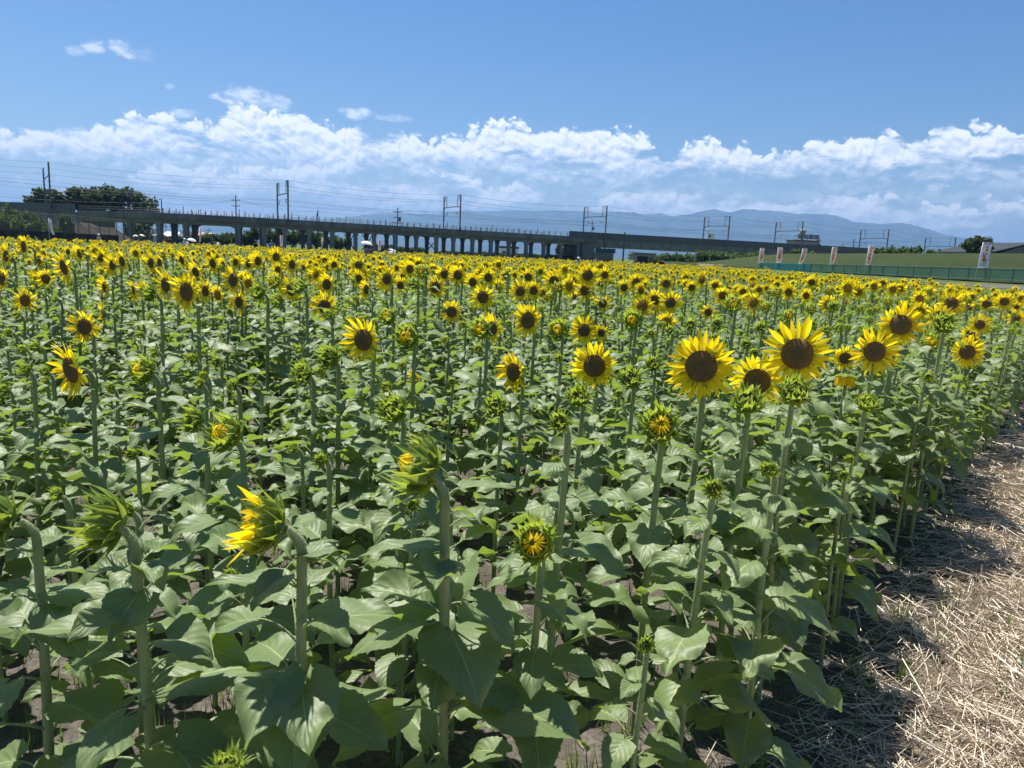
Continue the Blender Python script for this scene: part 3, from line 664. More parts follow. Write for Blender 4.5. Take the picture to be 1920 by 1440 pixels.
# (px, py, apparent diameter, kind, extra turn of the face in degrees (+ = toward picture left), tilt deg (+ = looks down), hs, label)
HAND = [
 (205,970,112,'bud',55,14,1.15,'large spiky green bud turned left, blurred foreground plant at lower left'),
 (500,985,118,'half',42,5,1.05,'half opened bud with ragged yellow petals, beside the blurred foreground bud'),
 (795,852,122,'half',62,2,1.12,'big shaggy green bud with a slit of yellow on the thick centre foreground stalk'),
 (1005,1000,84,'half',-8,6,1.0,'round closed bud with folded yellow petals like spokes, right of the centre foreground stalk'),
 (1238,800,76,'half',-12,0,1.0,'round bud with a yellow spoked face standing below the two biggest blooms'),
 (2,965,92,'bud',45,10,1.1,'green bud cut off by the left edge of the picture'),
 (425,808,78,'half',20,-10,1.0,'half opened bud with a yellow tip above the ragged yellow one'),
 (270,682,58,'half',20,8,1.0,'spiky green bud right of the lowest left bloom'),
 (360,782,50,'bud',20,0,.9,'small pale bud low among leaves left of centre'),
 (425,1405,56,'bud',0,-40,.8,'tiny bud near the ground at the bottom edge'),
 (738,752,58,'bud',12,-10,1.0,'spiky green bud above the big foreground bud'),
 (567,692,44,'bud',10,0,1.0,'green bud left of the single bloom at left centre'),
 (617,658,46,'bud',10,8,1.0,'dark green bud touching the left side of the single bloom at left centre'),
 (765,632,48,'half',0,4,1.0,'dark round bud right of the single bloom at left centre'),
 (903,612,42,'half',8,5,1.0,'bud with yellow showing, left of the tall narrow bloom'),
 (1048,610,42,'half',0,4,1.0,'round dark bud between the tall narrow bloom and the paired blooms'),
 (1187,596,40,'half',0,2,1.0,'round green bud right of the paired blooms'),
 (1375,574,38,'half',0,0,1.0,'tall round bud behind the two biggest blooms'),
 (1402,748,62,'bud',-10,-28,1.0,'spiky green bud just under the tilted bloom between the two biggest'),
 (1490,738,60,'bud',-10,-22,1.0,'spiky yellow green bud just under the biggest bloom'),
 (1182,712,44,'bud',0,-10,1.0,'green bud right of the round bloom in the middle'),
 (1085,742,46,'bud',0,-15,1.0,'spiky bud below the round bloom in the middle'),
 (930,755,44,'bud',5,-10,1.0,'bud below the narrow tilted bloom in the middle'),
 (1627,748,40,'bud',-10,-30,1.0,'small bud below the bloom at right beside its thick stalk'),
 (728,592,34,'half',10,0,1.0,'small bud with orange tip above the single bloom'),
 (1630,630,34,'bud',0,-10,1.0,'small bud left of the second right bloom'),
 (1770,605,40,'bud',0,-12,1.0,'green bud in front of the blooms at the far right'),
 (1745,640,38,'half',0,-15,1.0,'yellow green bud left of the stacked blooms at the right edge'),
 (1225,680,30,'bud',0,-10,1.0,'small bud left of the bloom with the widest left spread'),
 # blooms
 (1495,663,124,'bloom',0,-4,1.0,'biggest bloom with broad dark disc, highest of the right foreground trio'),
 (1314,692,126,'bloom',-2,-2,1.0,'big round bloom with sweeping left petals, left one of the right foreground trio'),
 (1420,715,104,'bloom',-4,10,1.0,'tilted smaller bloom between the two biggest blooms'),
 (1641,655,82,'bloom',-4,-2,1.0,'neat round bloom with a thick stalk right of the biggest bloom'),
 (1690,604,80,'bloom',-4,-8,1.0,'bloom behind and above the neat round one at right'),
 (1667,640,66,'bloom',-6,4,1.0,'bloom mostly hidden behind the neat round one at right'),
 (1585,673,46,'bloom',0,2,.75,'small dark bloom with short petals right of the biggest bloom'),
 (1585,706,56,'bloom',0,88,.8,'nodding bloom with its petals hanging straight down'),
 (1114,686,88,'bloom',-4,-3,1.0,'round bloom standing alone below the middle of the picture'),
 (962,697,76,'bloom',22,3,1.0,'narrow bloom turned left with a bent upper petal'),
 (680,638,86,'bloom',2,0,1.0,'single round bloom at left centre on a straight stalk'),
 (989,592,66,'bloom',16,0,1.0,'tall narrow bloom in the middle of the field'),
 (1095,616,52,'bloom',0,0,1.0,'left bloom of a close pair right of the tall narrow one'),
 (1127,620,32,'bloom',0,0,.8,'small right bloom of a close pair'),
 (130,681,104,'bloom',10,10,1.05,'ragged bloom at the left with one petal folded over its disc'),
 (157,612,64,'bloom',-14,0,1.0,'round bloom directly above the ragged one at the left'),
 (905,556,50,'bloom',0,0,1.0,'round bloom just left of the tall narrow one and higher'),
 (816,534,46,'bloom',0,-3,1.0,'round bloom left of the twin blooms in the middle band'),
 (858,514,40,'bloom',4,0,1.0,None),(833,512,38,'bloom',4,0,1.0,None),(886,526,36,'bloom',8,0,1.0,None),(915,519,36,'bloom',0,0,1.0,None),
 (975,542,42,'bloom',6,0,1.0,None),(1000,545,36,'bloom',0,0,1.0,None),(990,518,32,'bloom',2,0,1.0,None),
 (1257,567,42,'bloom',0,-4,1.0,'right bloom of the pair at the middle right'),(1227,564,40,'bloom',0,0,1.0,'left bloom of the pair at the middle right'),
 (1096,545,38,'bloom',0,-3,1.0,None),(1079,558,30,'bloom',0,0,1.0,None),(1130,568,34,'bloom',0,0,1.0,None),(1107,564,26,'bloom',0,0,1.0,None),(1102,515,44,'bloom',0,-6,1.0,None),
 (1134,514,30,'bloom',0,0,1.0,None),(1038,526,40,'bloom',0,0,1.0,None),(1074,525,30,'bloom',6,0,1.0,None),(1193,528,34,'bloom',0,-4,1.0,None),(1170,538,30,'bloom',0,0,1.0,None),
 (1249,531,32,'bloom',0,-4,1.0,None),(1210,535,26,'bloom',0,0,1.0,None),(1046,537,24,'half',0,0,1.0,None),(1030,555,22,'half',0,0,1.0,None),
 (348,550,74,'bloom',6,2,1.0,'large oval bloom in front of its cluster at the upper left'),(309,530,60,'bloom',12,4,1.0,'bloom behind the left shoulder of the large oval one'),
 (384,541,44,'bloom',10,2,1.0,'bloom at the right shoulder of the large oval one'),(436,523,54,'bloom',6,-2,1.0,'wide bloom looking left above a smaller one'),(447,566,46,'bloom',6,3,1.0,'smaller bloom hanging below the wide left looking one'),
 (545,541,52,'bloom',8,2,1.0,'oval bloom half covered by a bud on its right'),(560,537,34,'bud',30,0,1.0,None),(612,534,44,'bloom',2,0,1.0,'oval bloom standing clear in the upper left middle'),
 (196,538,44,'bloom',14,4,1.0,'narrow bloom at far left over the two foreground left blooms'),(64,522,36,'bloom',34,0,1.0,None),(250,544,44,'bloom',30,10,1.0,None),(280,548,34,'bud',20,0,1.0,None),
 (118,498,60,'bloom',14,14,1.0,'drooping oval bloom near the upper left corner of the field'),(43,460,46,'bloom',14,2,1.0,'tallest bloom against the dark wall at far left'),(10,478,44,'bloom',12,0,1.0,None),(3,523,52,'bloom',10,0,1.0,None),
 (72,488,40,'bloom',16,4,1.0,None),(148,474,36,'bloom',12,10,1.0,None),(127,471,24,'bloom',0,0,1.0,None),(210,496,42,'bloom',8,0,1.0,None),(228,490,42,'bloom',12,8,1.0,None),(188,482,34,'bloom',2,-6,1.0,None),
 (282,493,42,'bloom',12,0,1.0,None),(298,490,34,'bloom',16,6,1.0,None),(340,486,34,'bloom',14,14,1.0,None),(366,508,40,'bloom',4,16,1.0,None),(398,493,38,'bloom',6,8,1.0,None),(417,496,30,'bloom',12,0,1.0,None),
 (465,493,32,'bloom',6,0,1.0,None),(483,487,36,'bloom',4,0,1.0,None),(441,490,28,'bloom',6,0,1.0,None),(517,480,36,'bloom',0,0,1.0,None),(547,495,36,'bloom',6,0,1.0,None),(520,505,32,'bloom',6,0,1.0,None),(567,502,26,'bloom',4,0,1.0,None),
 (584,516,28,'bloom',4,0,1.0,None),(592,498,22,'bloom',0,0,1.0,None),(626,495,28,'bloom',0,0,1.0,None),(515,527,30,'half',6,0,1.0,None),(484,548,34,'bud',12,0,1.0,None),(520,566,30,'bud',12,0,1.0,None),
 (672,520,34,'bloom',2,0,1.0,None),(672,495,34,'bloom',0,-6,1.0,None),(690,502,24,'bloom',2,0,1.0,None),(725,520,46,'bloom',8,0,1.0,None),(750,533,34,'bloom',4,0,1.0,None),(755,518,28,'bloom',4,0,1.0,None),(768,503,34,'bloom',0,0,1.0,None),(686,542,40,'bloom',28,0,1.0,None),
 (792,508,30,'half',0,0,1.0,None),(776,532,26,'bud',10,0,1.0,None),(935,535,28,'bloom',0,0,1.0,None),(948,516,24,'bloom',0,0,1.0,None),
 (192,584,48,'bloom',48,6,1.0,'bloom seen almost edge on at the left, facing the picture edge'),(775,711,40,'bloom',30,6,.8,'small yellow flower half hidden behind a stalk low in the centre'),
 (1785,566,50,'bloom',-6,-6,1.0,'highest bloom of the group near the right edge'),(1762,590,50,'bloom',-4,-2,1.0,'bloom left and below the highest one near the right edge'),(1814,578,32,'bloom',0,0,1.0,None),(1851,569,34,'bloom',0,-2,1.0,None),(1884,564,34,'bloom',0,-2,1.0,None),(1868,566,26,'bloom',0,0,1.0,None),
 (1838,607,38,'bloom',-4,-4,1.0,'upper right bloom of a close cluster at the right edge'),(1820,624,32,'bloom',0,4,1.0,'lower left bloom of a close cluster at the right edge'),(1824,640,32,'bloom',0,10,1.0,'bloom with its petals hanging under the close cluster at the right edge'),(1906,595,30,'bloom',0,0,1.0,None),(1893,588,26,'bloom',0,0,1.0,None),(1905,575,24,'bloom',0,0,1.0,None),
 (1522,528,26,'bloom',0,-3,1.0,'lone bloom above the green buds at the right, below the fence'),(1328,583,30,'bloom',8,0,1.0,'small bloom above the two biggest ones, looking left'),(1343,534,24,'bloom',0,0,1.0,None),(1297,538,26,'bloom',2,0,1.0,None),(1287,532,22,'bloom',2,0,1.0,None),(1367,541,16,'bloom',0,0,1.0,None),(1413,534,20,'bloom',0,-20,1.0,None),
 (1655,530,20,'bloom',0,-3,1.0,None),(1640,565,18,'bloom',0,0,1.0,None),(1720,555,18,'bloom',0,0,1.0,None),(1480,590,26,'half',0,0,1.0,None),(1437,573,22,'half',0,0,1.0,None),(1457,546,22,'half',0,0,1.0,None),(1555,545,20,'half',0,0,1.0,None),(1520,575,22,'half',0,0,1.0,None),
 (1345,600,24,'bud',0,0,1.0,None),(1295,602,24,'bud',0,0,1.0,None),(1427,610,24,'bud',0,0,1.0,None),(1562,573,22,'bud',0,0,1.0,None),(1735,548,18,'half',0,0,1.0,None),(1665,565,20,'half',0,0,1.0,None),(1700,575,20,'bud',0,0,1.0,None),
]
HEROLEAF = {
 2: [(845, 1150, -62, dict(L=.19, Wd=.095, e0=15, lp=.03, a0=-16, droop=30)), (850, 1320, -12, dict(L=.27, Wd=.10, e0=45, lp=.10, a0=5, droop=42)), (845, 1010, 178, dict(L=.17, Wd=.05, lp=.04, a0=-2, droop=22)),
     (848, 900, 5, dict(L=.12, Wd=.032, e0=50, lp=.03, a0=8, droop=15)), (848, 1150, 196, dict(L=.19, lp=.05, a0=-5, droop=40))],
 0: [(272, 1095, -95, dict(L=.12, Wd=.06, e0=10, lp=.02, a0=-20, droop=25)), (280, 1190, 184, dict(L=.23, Wd=.055, lp=.04, a0=6, droop=14)), (295, 1300, 12, dict(L=.25, Wd=.09, lp=.04, a0=22, droop=30)), (262, 985, 20, dict(L=.12, Wd=.024, e0=70, lp=.02, a0=45, droop=-5))],
 1: [(588, 1100, 182, dict(L=.17, Wd=.045, lp=.03, a0=2, droop=16)), (585, 1045, 8, dict(L=.09, Wd=.034, lp=.02, a0=10, droop=40)), (600, 1265, -75, dict(L=.22, Wd=.09, e0=20, lp=.04, a0=-15, droop=30)), (600, 1190, 20, dict(L=.19, lp=.05, a0=10, droop=30))],
 3: [(1026, 1060, 190, dict(L=.14, Wd=.04, lp=.03, a0=-12, droop=25)), (1028, 1110, -8, dict(L=.17, Wd=.06, lp=.04, a0=-20, droop=40)), (1028, 1160, 200, dict(L=.17, lp=.05, a0=-5, droop=45))],
 5: [(30, 1110, 5, dict(L=.17, Wd=.06, lp=.04, a0=5, droop=25)), (40, 1190, 10, dict(L=.20, lp=.05, a0=15, droop=35))]}
def where(px, py):
    h = 'left' if px < 500 else 'middle' if px < 1250 else 'right'
    return h
nplants = 0
usedlab = {}
LANDM = [(0, 'below the dark wall at far left'), (190, 'below the dark spreading tree'), (330, 'below the white umbrellas'), (440, 'below the person in blue'), (600, 'below the white parasol'), (760, 'below the viaduct columns'), (930, 'below the narrow viaduct arches'), (1080, 'below the blue roofed booth'), (1220, 'below the grassy bank'), (1400, 'below the first banners'), (1560, 'below the middle banners'), (1700, 'below the green mesh fence'), (1800, 'below the large blue banner')]
KW = dict(bloom='open yellow sunflower', half='half opened sunflower bud with yellow showing', bud='green unopened sunflower bud')
MARK = [(i_, q_[0], q_[1], n_) for n_, sub_ in [('the biggest bloom', 'biggest bloom'), ('the left bloom of the foreground trio', 'big round bloom with'), ('the neat round bloom at right', 'neat round'), ('the single bloom at left centre', 'single round bloom'), ('the tall narrow bloom', 'tall narrow bloom'), ('the narrow tilted bloom', 'narrow bloom turned'), ('the round bloom standing alone', 'round bloom standing alone'), ('the ragged left bloom', 'ragged bloom'), ('the large oval bloom', 'large oval'), ('the wide left looking bloom', 'wide bloom looking'), ('the clear oval bloom', 'oval bloom standing clear'), ('the pair at middle right', 'right bloom of the pair'), ('the lone bloom below the fence', 'lone bloom'), ('the highest bloom at the right edge', 'highest bloom of'), ('the shaggy centre foreground bud', 'big shaggy'), ('the low spoked bud', 'round closed bud'), ('the upper spoked bud', 'round bud with a yellow'), ('the blurred foreground bud', 'large spiky'), ('the ragged yellow bud', 'half opened bud with ragged'), ('the twin blooms in the middle band', 'round bloom left of the twin'), ('the drooping oval bloom', 'drooping oval'), ('the tallest far left bloom', 'tallest bloom')] for i_, q_ in enumerate(HAND) if q_[7] and q_[7].startswith(sub_)]
RELCNT = {}
ORD = ['', 'second ', 'third ', 'fourth ', 'fifth ', 'sixth ', 'seventh ', 'eighth ', 'ninth ', 'tenth ', 'eleventh ', 'twelfth ', 'thirteenth ', 'fourteenth ', 'fifteenth ', 'sixteenth ', 'seventeenth ', 'eighteenth ', 'nineteenth ', 'twentieth ']
def autolabel(px, py, kind, t, sc):
    m_ = min(MARK, key=lambda q: (q[1] - px) ** 2 + 2.2 * (q[2] - py) ** 2); dx, dy = px - m_[1], m_[2] - py
    rel = 'right' if abs(dx) > 2.2 * abs(dy) and dx > 0 else 'left' if abs(dx) > 2.2 * abs(dy) else ('above' if dy > 0 else 'below') + ('' if abs(dx) < .45 * abs(dy) else ' right' if dx > 0 else ' left')
    rel += ' of' if rel.split()[-1] in ('right', 'left') else ''
    hh = ('tall ' if sc > 1.1 else 'short ' if sc < .72 else '') + dict(bloom='open yellow sunflower', half='half opened bud', bud='green bud plant')[kind]
    key = f'{hh} {rel} {m_[3]}'; n_ = RELCNT.get(key, 0); RELCNT[key] = n_ + 1
    return f'{ORD[min(n_, 19)]}{key}'
def autolabel_old(px, py, kind, t, sc):
    lm = [l for a, l in LANDM if max(px, 0) >= a][-1]
    band = 'in the nearest rows' if t < 3.2 else 'a few rows in' if t < 5.2 else 'in the middle rows' if t < 8 else 'in the distant rows'
    hh = 'tall ' if sc > 1.12 else 'short ' if sc < .86 else ''
    return f'{hh}{KW[kind]} {band}, {lm}'
for i, (px, py, size, kind, turn, tilt, hs, lab) in enumerate(HAND):
    face = FACE + R(turn)
    x, y, sc, t = loc_of(px, py, size, kind, hs, face, R(tilt))
    lod = 0 if t < 4.6 else 1
    occupied.append((x, y))
    plant(x, y, float(gz(np.array(x), np.array(y))) - .01, kind, face, sc, (i * 3 if kind != 'half' else i * 4 + (1 if i == 1 else 2 * (i % 2))), lod, lab or autolabel(px, py, kind, t, sc),
          'sunflowers in bloom' if kind == 'bloom' else 'sunflowers in bud', hs=hs, tilt=R(tilt) , stem_s=1.12 if t < 1.8 else 1.0)
    nplants += 1
    for k_, (ax_, ay_, az_, kw_) in enumerate(HEROLEAF.get(i, [])):     # big single leaves the photo shows on the nearest stalks
        root = list(C.objects)[-1]
        while root.parent: root = root.parent
        zz_ = P(ax_, ay_, y)[2] / sc; a_ = math.atan2(math.sin(face), -math.cos(face))
        kw_ = dict(dict(Wd=kw_['L'] * .42, e0=35, lp=.05, a0=0, droop=30, fold=.22, nu=24, nv=12, pn=7, petr=.0034, wav=.9, seed=900 + i * 10 + k_), **kw_)
        mobj('leaf', pmesh(leaf_mb(**kw_), 'leaf', ['leaf', 'stem']), root, tr(0, 0, zz_) @ rotz(math.radians(az_) - a_))
occ = np.array(occupied)
# jittered planting grid over the whole field, rows parallel to the straw path
r = np.random.default_rng(21)
def pix(x, y, z):
    v = np.stack([x, y, z - EYE], -1); f = v @ Fv; return 960 + FPX * (v @ Rv) / f, 720 - FPX * (v @ Uv) / f, f
def field_pts(rowsp, sp, dmin, dmax):
    A = []
    for d in np.arange(-.03, -130, -rowsp):
        s = np.arange(-20, 130, sp); s = s + r.normal(0, sp * .28, len(s)); dd = d + r.normal(0, rowsp * .13, len(s))
        A.append(E0 + ED * s[:, None] + EN * dd[:, None])
    A = np.concatenate(A); x, y = A.T
    b = x - (CP[0] - .5) - (y - CP[1]) * .10
    px, py, f = pix(x, y, np.full(len(x), 1.1)); rr = np.hypot(x, y)
    far = 62 + (np.clip(px, 0, 1920) / 1920) * 42
    ok = (y > .8) & (px > -180 - 400 / f) & (px < 2100) & (rr >= dmin) & (rr < dmax) & (rr < far) & (b < 0) & (f > .5)
    return x[ok], y[ok]
fx, fy = field_pts(.37, .30, .92, 16)
dist = np.min(np.hypot(fx[:, None] - occ[None, :, 0], fy[:, None] - occ[None, :, 1]), 1)
ok = dist > .20; fx, fy = fx[ok], fy[ok]; rr = np.hypot(fx, fy); o_ = np.argsort(rr); fx, fy, rr = fx[o_], fy[o_], rr[o_]
NIND = 300 - nplants
far_list = []
def kind_for(x, y, u):
    az = math.degrees(math.atan2(x, y)); d = math.hypot(x, y)
    if d < 4.6: return 'bud'
    if d < 6.5: return 'bloom' if u < .05 else 'bud'
    right = min(max((az - 2) / 14, 0), 1) * min(max((34 - d) / 14, 0), 1)
    pb = (.30 if d > 14 else .13) * (1 - right) + .10 * right
    if az > 18 and d > 17: pb = .34
    return 'bloom' if u < pb else ('half' if u < pb + .12 else 'bud')
HPX = np.array([(q_[0], q_[1], q_[2]) for q_ in HAND], float); HD = np.hypot(occ[:, 0], occ[:, 1])
for x, y, d in zip(fx, fy, rr):
    k = kind_for(x, y, r.random())
    az = math.degrees(math.atan2(x, y))
    if d < 1.7: sc = r.uniform(.45, .62)
    elif d < 4.4: sc = r.uniform(.66, .84)
    elif d < 8: sc = np.clip(r.normal(.82 if k != 'bloom' else .9, .06), .66, .97)
    else: sc = np.clip(r.normal(.84 if k != 'bloom' else .94, .07), .66, 1.12)
    if d < 8 and float(edge_d(np.array(x), np.array(y))) > -.9 and d > 1.5: sc = r.uniform(.80, .95)
    fc_, u_ = FACE + R(r.normal(0, 14)), r.random()
    if d < 8:       # keep an added head from standing in front of one the photo shows
        qx, qy, _ = pix(x, y, np.array(1.17 * sc)); near_ = np.hypot(HPX[:, 0] - qx, HPX[:, 1] - qy) < HPX[:, 2] * .5 + 95 / d
        if np.any(near_ & (HD > d - .1)): sc = sc * .72; k = 'bud'
    far_list.append((x, y, k, sc, fc_, u_))
for j, (x, y, k, sc, face, u) in enumerate(far_list[:NIND]):
    px, py, f = pix(x, y, np.array(1.2 * sc)); t = math.hypot(x, y); lod = 0 if t < 4.2 else 1
    lab = autolabel(float(px), float(py), k, t, sc)
    plant(x, y, float(gz(np.array(x), np.array(y))) - .01, k, face, sc, 500 + j, lod, lab, 'sunflowers in bloom' if k == 'bloom' else 'sunflowers in bud', hs=.5 if t < 4 else (1.0 if k == 'bloom' else .68), lean=(r.normal(0, .03), r.normal(0, .03)))

# ---- the rest of the field: one object that scatters joined light-weight plants
def joined(kind, seed, lod):
    mb = MB(); r2 = np.random.default_rng(seed)
    mb.merge(stem_mb(H0, ns=4 if lod == 1 else 3, n=5 if lod == 1 else 3, bend=BEND[kind], seed=seed, r0=.013 if lod == 1 else .015, r1=.011 if lod == 1 else .013), mat=1)
    f = foliage_mb(seed + 40, lod, n=25 if lod == 1 else 15, big=.82 if lod == 1 else 1.1); mb.merge(f)
    hq = (1.0 if lod == 1 else .92) if kind == 'bloom' else .62; M = head_matrix(H0, BEND[kind]) @ rotz(r2.uniform(0, 6)) @ np.diag([hq, hq, hq, 1])
    for pn, h in make_head(kind, seed % 4, 1 if lod == 1 else 2).items(): mb.merge(h, M, dict(calyx=2, petals=3, disc=4, bud_core=2)[pn])
    return mb.mesh('field_plant', [MT['leaf'], MT['stem'], MT['bract'], MT['petal'], MT['disc']])
def scatter(name, items, lod, label):
    col = bpy.data.collections.new(name + '_kinds'); idx = {}
    n = 0
    for k in ('bloom', 'half', 'bud'):
        for v in range(4 if k != 'half' else 3):
            o = bpy.data.objects.new(f'field_sunflower_{n:02d}', joined(k, v + n, lod)); col.objects.link(o); idx[k, v] = n; n += 1
    V = []; rot = []; scl = []; ii = []
    for x, y, k, sc, face, u in items:
        V.append((x, y, float(gz(np.array(x), np.array(y))) - .01)); rot.append((r.normal(0, .075), r.normal(0, .075), math.atan2(math.sin(face), -math.cos(face))))
        scl.append((sc, sc, sc)); ii.append(idx[k, int(u * 997) % (4 if k != 'half' else 3)])
    me = bpy.data.meshes.new(name); me.vertices.add(len(V)); me.vertices.foreach_set('co', np.array(V, np.float32).ravel())
    a = me.attributes.new('rot', 'FLOAT_VECTOR', 'POINT'); a.data.foreach_set('vector', np.array(rot, np.float32).ravel())
    a = me.attributes.new('scl', 'FLOAT_VECTOR', 'POINT'); a.data.foreach_set('vector', np.array(scl, np.float32).ravel())
    a = me.attributes.new('idx', 'INT', 'POINT'); a.data.foreach_set('value', np.array(ii, np.int32))
    o = bpy.data.objects.new(name, me); C.objects.link(o)
    for m in ('leaf', 'stem', 'bract', 'petal', 'disc'): me.materials.append(MT[m])
    ng = bpy.data.node_groups.new(name, 'GeometryNodeTree')
    ng.interface.new_socket('Geometry', in_out='INPUT', socket_type='NodeSocketGeometry'); ng.interface.new_socket('Geometry', in_out='OUTPUT', socket_type='NodeSocketGeometry')
    N = ng.nodes; L = ng.links; gi = N.new('NodeGroupInput'); go = N.new('NodeGroupOutput')
    ci = N.new('GeometryNodeCollectionInfo'); ci.inputs['Collection'].default_value = col; ci.inputs['Separate Children'].default_value = True; ci.inputs['Reset Children'].default_value = True
    ip = N.new('GeometryNodeInstanceOnPoints'); ip.inputs['Pick Instance'].default_value = True
    def na(nm, ty): q = N.new('GeometryNodeInputNamedAttribute'); q.data_type = ty; q.inputs['Name'].default_value = nm; return next(s for s in q.outputs if s.enabled)
    e2r = N.new('FunctionNodeEulerToRotation'); L.new(na('rot', 'FLOAT_VECTOR'), e2r.inputs[0])
    L.new(gi.outputs[0], ip.inputs['Points']); L.new(ci.outputs[0], ip.inputs['Instance']); L.new(na('idx', 'INT'), ip.inputs['Instance Index']); L.new(e2r.outputs[0], ip.inputs['Rotation']); L.new(na('scl', 'FLOAT_VECTOR'), ip.inputs['Scale'])
    L.new(ip.outputs[0], go.inputs[0])
    md = o.modifiers.new('scatter', 'NODES'); md.node_group = ng
    return tag(o, label, 'sunflowers', kind='stuff')
rest = far_list[NIND:]
def more(rowsp, sp, a, b):
    x, y = field_pts(rowsp, sp, a, b); out = []
    for xi, yi in zip(x, y):
        k = kind_for(xi, yi, r.random()); sc = float(np.clip(r.normal(.80 if k != 'bloom' else .86, .06), .66, 1.1))
        out.append((xi, yi, k, sc, FACE + R(r.normal(0, 22)), r.random()))
    return out
scatter('sunflower_field', rest, 1, 'crowded sunflower plants in the middle distance behind the nearest rows')
scatter('distant_sunflower_field', more(.46, .38, 16, 40) + more(.62, .55, 40, 120), 2, 'far part of the sunflower field, a yellow and green band up to the viaduct')
print('plants', nplants, len(rest))
# ================================================================ BACKGROUND
MT['concrete'] = mat('concrete', rough=.85, spec=.2, fn=nz((.10, .105, .11), (.165, .17, .175), .35, 6, bump=.2, bscale=3, stretch=(1, 1, .25)))
MT['concrete_pale'] = mat('concrete_pale', rough=.85, spec=.2, fn=nz((.14, .145, .15), (.21, .21, .21), .5, 6, stretch=(1, 1, .2)))
MT['dark_metal'] = mat('dark_metal', (.05, .055, .06), .5, .4)
MT['steel'] = mat('steel', (.10, .11, .12), .7, .2)
MT['wire'] = mat('wire', (.06, .065, .07), .6, .3)
def panel_fn(g, p):
    uv = g.node('ShaderNodeUVMap').outputs[0]; u, v, _ = g.sep(uv)
    a = g.m('LESS_THAN', g.m('FRACT', u), .05); b = g.m('LESS_THAN', g.m('ABSOLUTE', g.m('SUBTRACT', v, .55)), .015)
    c = g.mix(g.noise(g.comb(g.m('FLOOR', u), 0, 0), 3, 1), (.055, .06, .066), (.10, .105, .11))
    return g.mix(g.m('MAXIMUM', a, g.m('MULTIPLY', b, .6)), c, (.14, .15, .16))
MT['noise_wall'] = mat('noise_wall', rough=.6, spec=.3, fn=panel_fn)
MT['white_paint'] = mat('white_paint', (.75, .75, .73), .6, .3)
MT['cream'] = mat('cream', (.30, .28, .24), .8, .2)
MT['roof_grey'] = mat('roof_grey', (.045, .05, .06), .95, .05)
MT['roof_blue'] = mat('roof_blue', (.03, .085, .125), .9, .1)
MT['window'] = mat('window', (.02, .025, .03), .15, .6)
MT['bark'] = mat('bark', rough=.9, spec=.1, fn=nz((.05, .04, .03), (.12, .10, .075), 4, 5))
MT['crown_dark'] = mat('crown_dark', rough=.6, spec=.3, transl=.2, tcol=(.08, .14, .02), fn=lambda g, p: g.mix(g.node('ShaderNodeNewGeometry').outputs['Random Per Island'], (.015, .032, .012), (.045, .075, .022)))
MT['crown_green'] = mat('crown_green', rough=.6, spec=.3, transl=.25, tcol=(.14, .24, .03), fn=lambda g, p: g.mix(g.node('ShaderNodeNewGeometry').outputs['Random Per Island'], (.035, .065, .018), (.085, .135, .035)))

# ---- viaduct alignment
ZP, ZN = 7.9, 9.6
APX = np.array([-400, -200, 0, 150, 310, 480, 720, 960, 1065, 1200, 1440, 1660, 1800, 2000]); AD = np.array([262, 240, 219, 205, 197, 201, 216, 234, 245, 256, 271, 289, 303, 330.])
apx = np.arange(-400, 2001, 6.0); adp = np.interp(apx, APX, AD); kk = np.ones(21) / 21; adp = np.convolve(np.pad(adp, 10, mode='edge'), kk, 'valid')
def col_at(px, z, d):
    """x of a point at world depth d, height z that shows in pixel column px"""
    a = (px - 960) / FPX; v = np.array([0, d, z - EYE]); return float((a * (v @ Fv) - v @ Rv) / (Rv[0] - a * Fv[0]))
APT = np.array([[col_at(p, ZP, d), d] for p, d in zip(apx, adp)])
def vp(px, off=0.0):
    p = np.array([np.interp(px, apx, APT[:, 0]), np.interp(px, apx, APT[:, 1])])
    q0 = np.array([np.interp(px - 30, apx, APT[:, 0]), np.interp(px - 30, apx, APT[:, 1])]); q1 = np.array([np.interp(px + 30, apx, APT[:, 0]), np.interp(px + 30, apx, APT[:, 1])])
    t = (q1 - q0) / np.linalg.norm(q1 - q0); n = np.array([-t[1], t[0]]); return p + n * off, t, math.atan2(t[1], t[0])
def vpt(px, off, z=8.0):
    xs = np.arange(px - 160, px + 160, 2.0); v = np.array([vp(x, off)[0] for x in xs]); q = pix(v[:, 0], v[:, 1], np.full(len(xs), z))[0]
    return vp(float(np.interp(px, q, xs)), off)
def zat(px, py, d): return float(P(px, py, d)[2])
def strip(mb, pxa, pxb, prof, step=8, mat_=0, useg=None):
    """sweep a closed (offset, z) profile along the alignment"""
    xs = np.arange(pxa, pxb + step, step); xs[-1] = pxb; X = []; L = 0; UVv = []; last = None
    for x in xs:
        row = []
        for o, z in prof: q, t, a = vp(x, o); row.append([q[0], q[1], z])
        c = vp(x, 0)[0]; L += 0 if last is None else np.linalg.norm(c - last); last = c
        X.append(row + [row[0]]); UVv.append([[L / (useg or 2.0), k / len(prof)] for k in range(len(prof) + 1)])
    mb.grid(np.array(X), np.array(UVv), mat=mat_)
    for e in (0, -1):
        row = np.array(X[e][:-1]); n = len(row)
        mb.add(row, None, [[0, i, i + 1] if e else [0, i + 1, i] for i in range(1, n - 1)], mat=mat_)
via = empty('railway_viaduct', tuple(np.append(vp(700)[0], 0)), 0, 'long grey concrete railway viaduct on many columns crossing behind the field', 'viaduct')
VL = -np.array(via.location)
def vb(mb, name, m, smooth=False, parent=via):
    o = mb.build(name, m, parent, smooth); o.location = VL; return o
mb = MB()
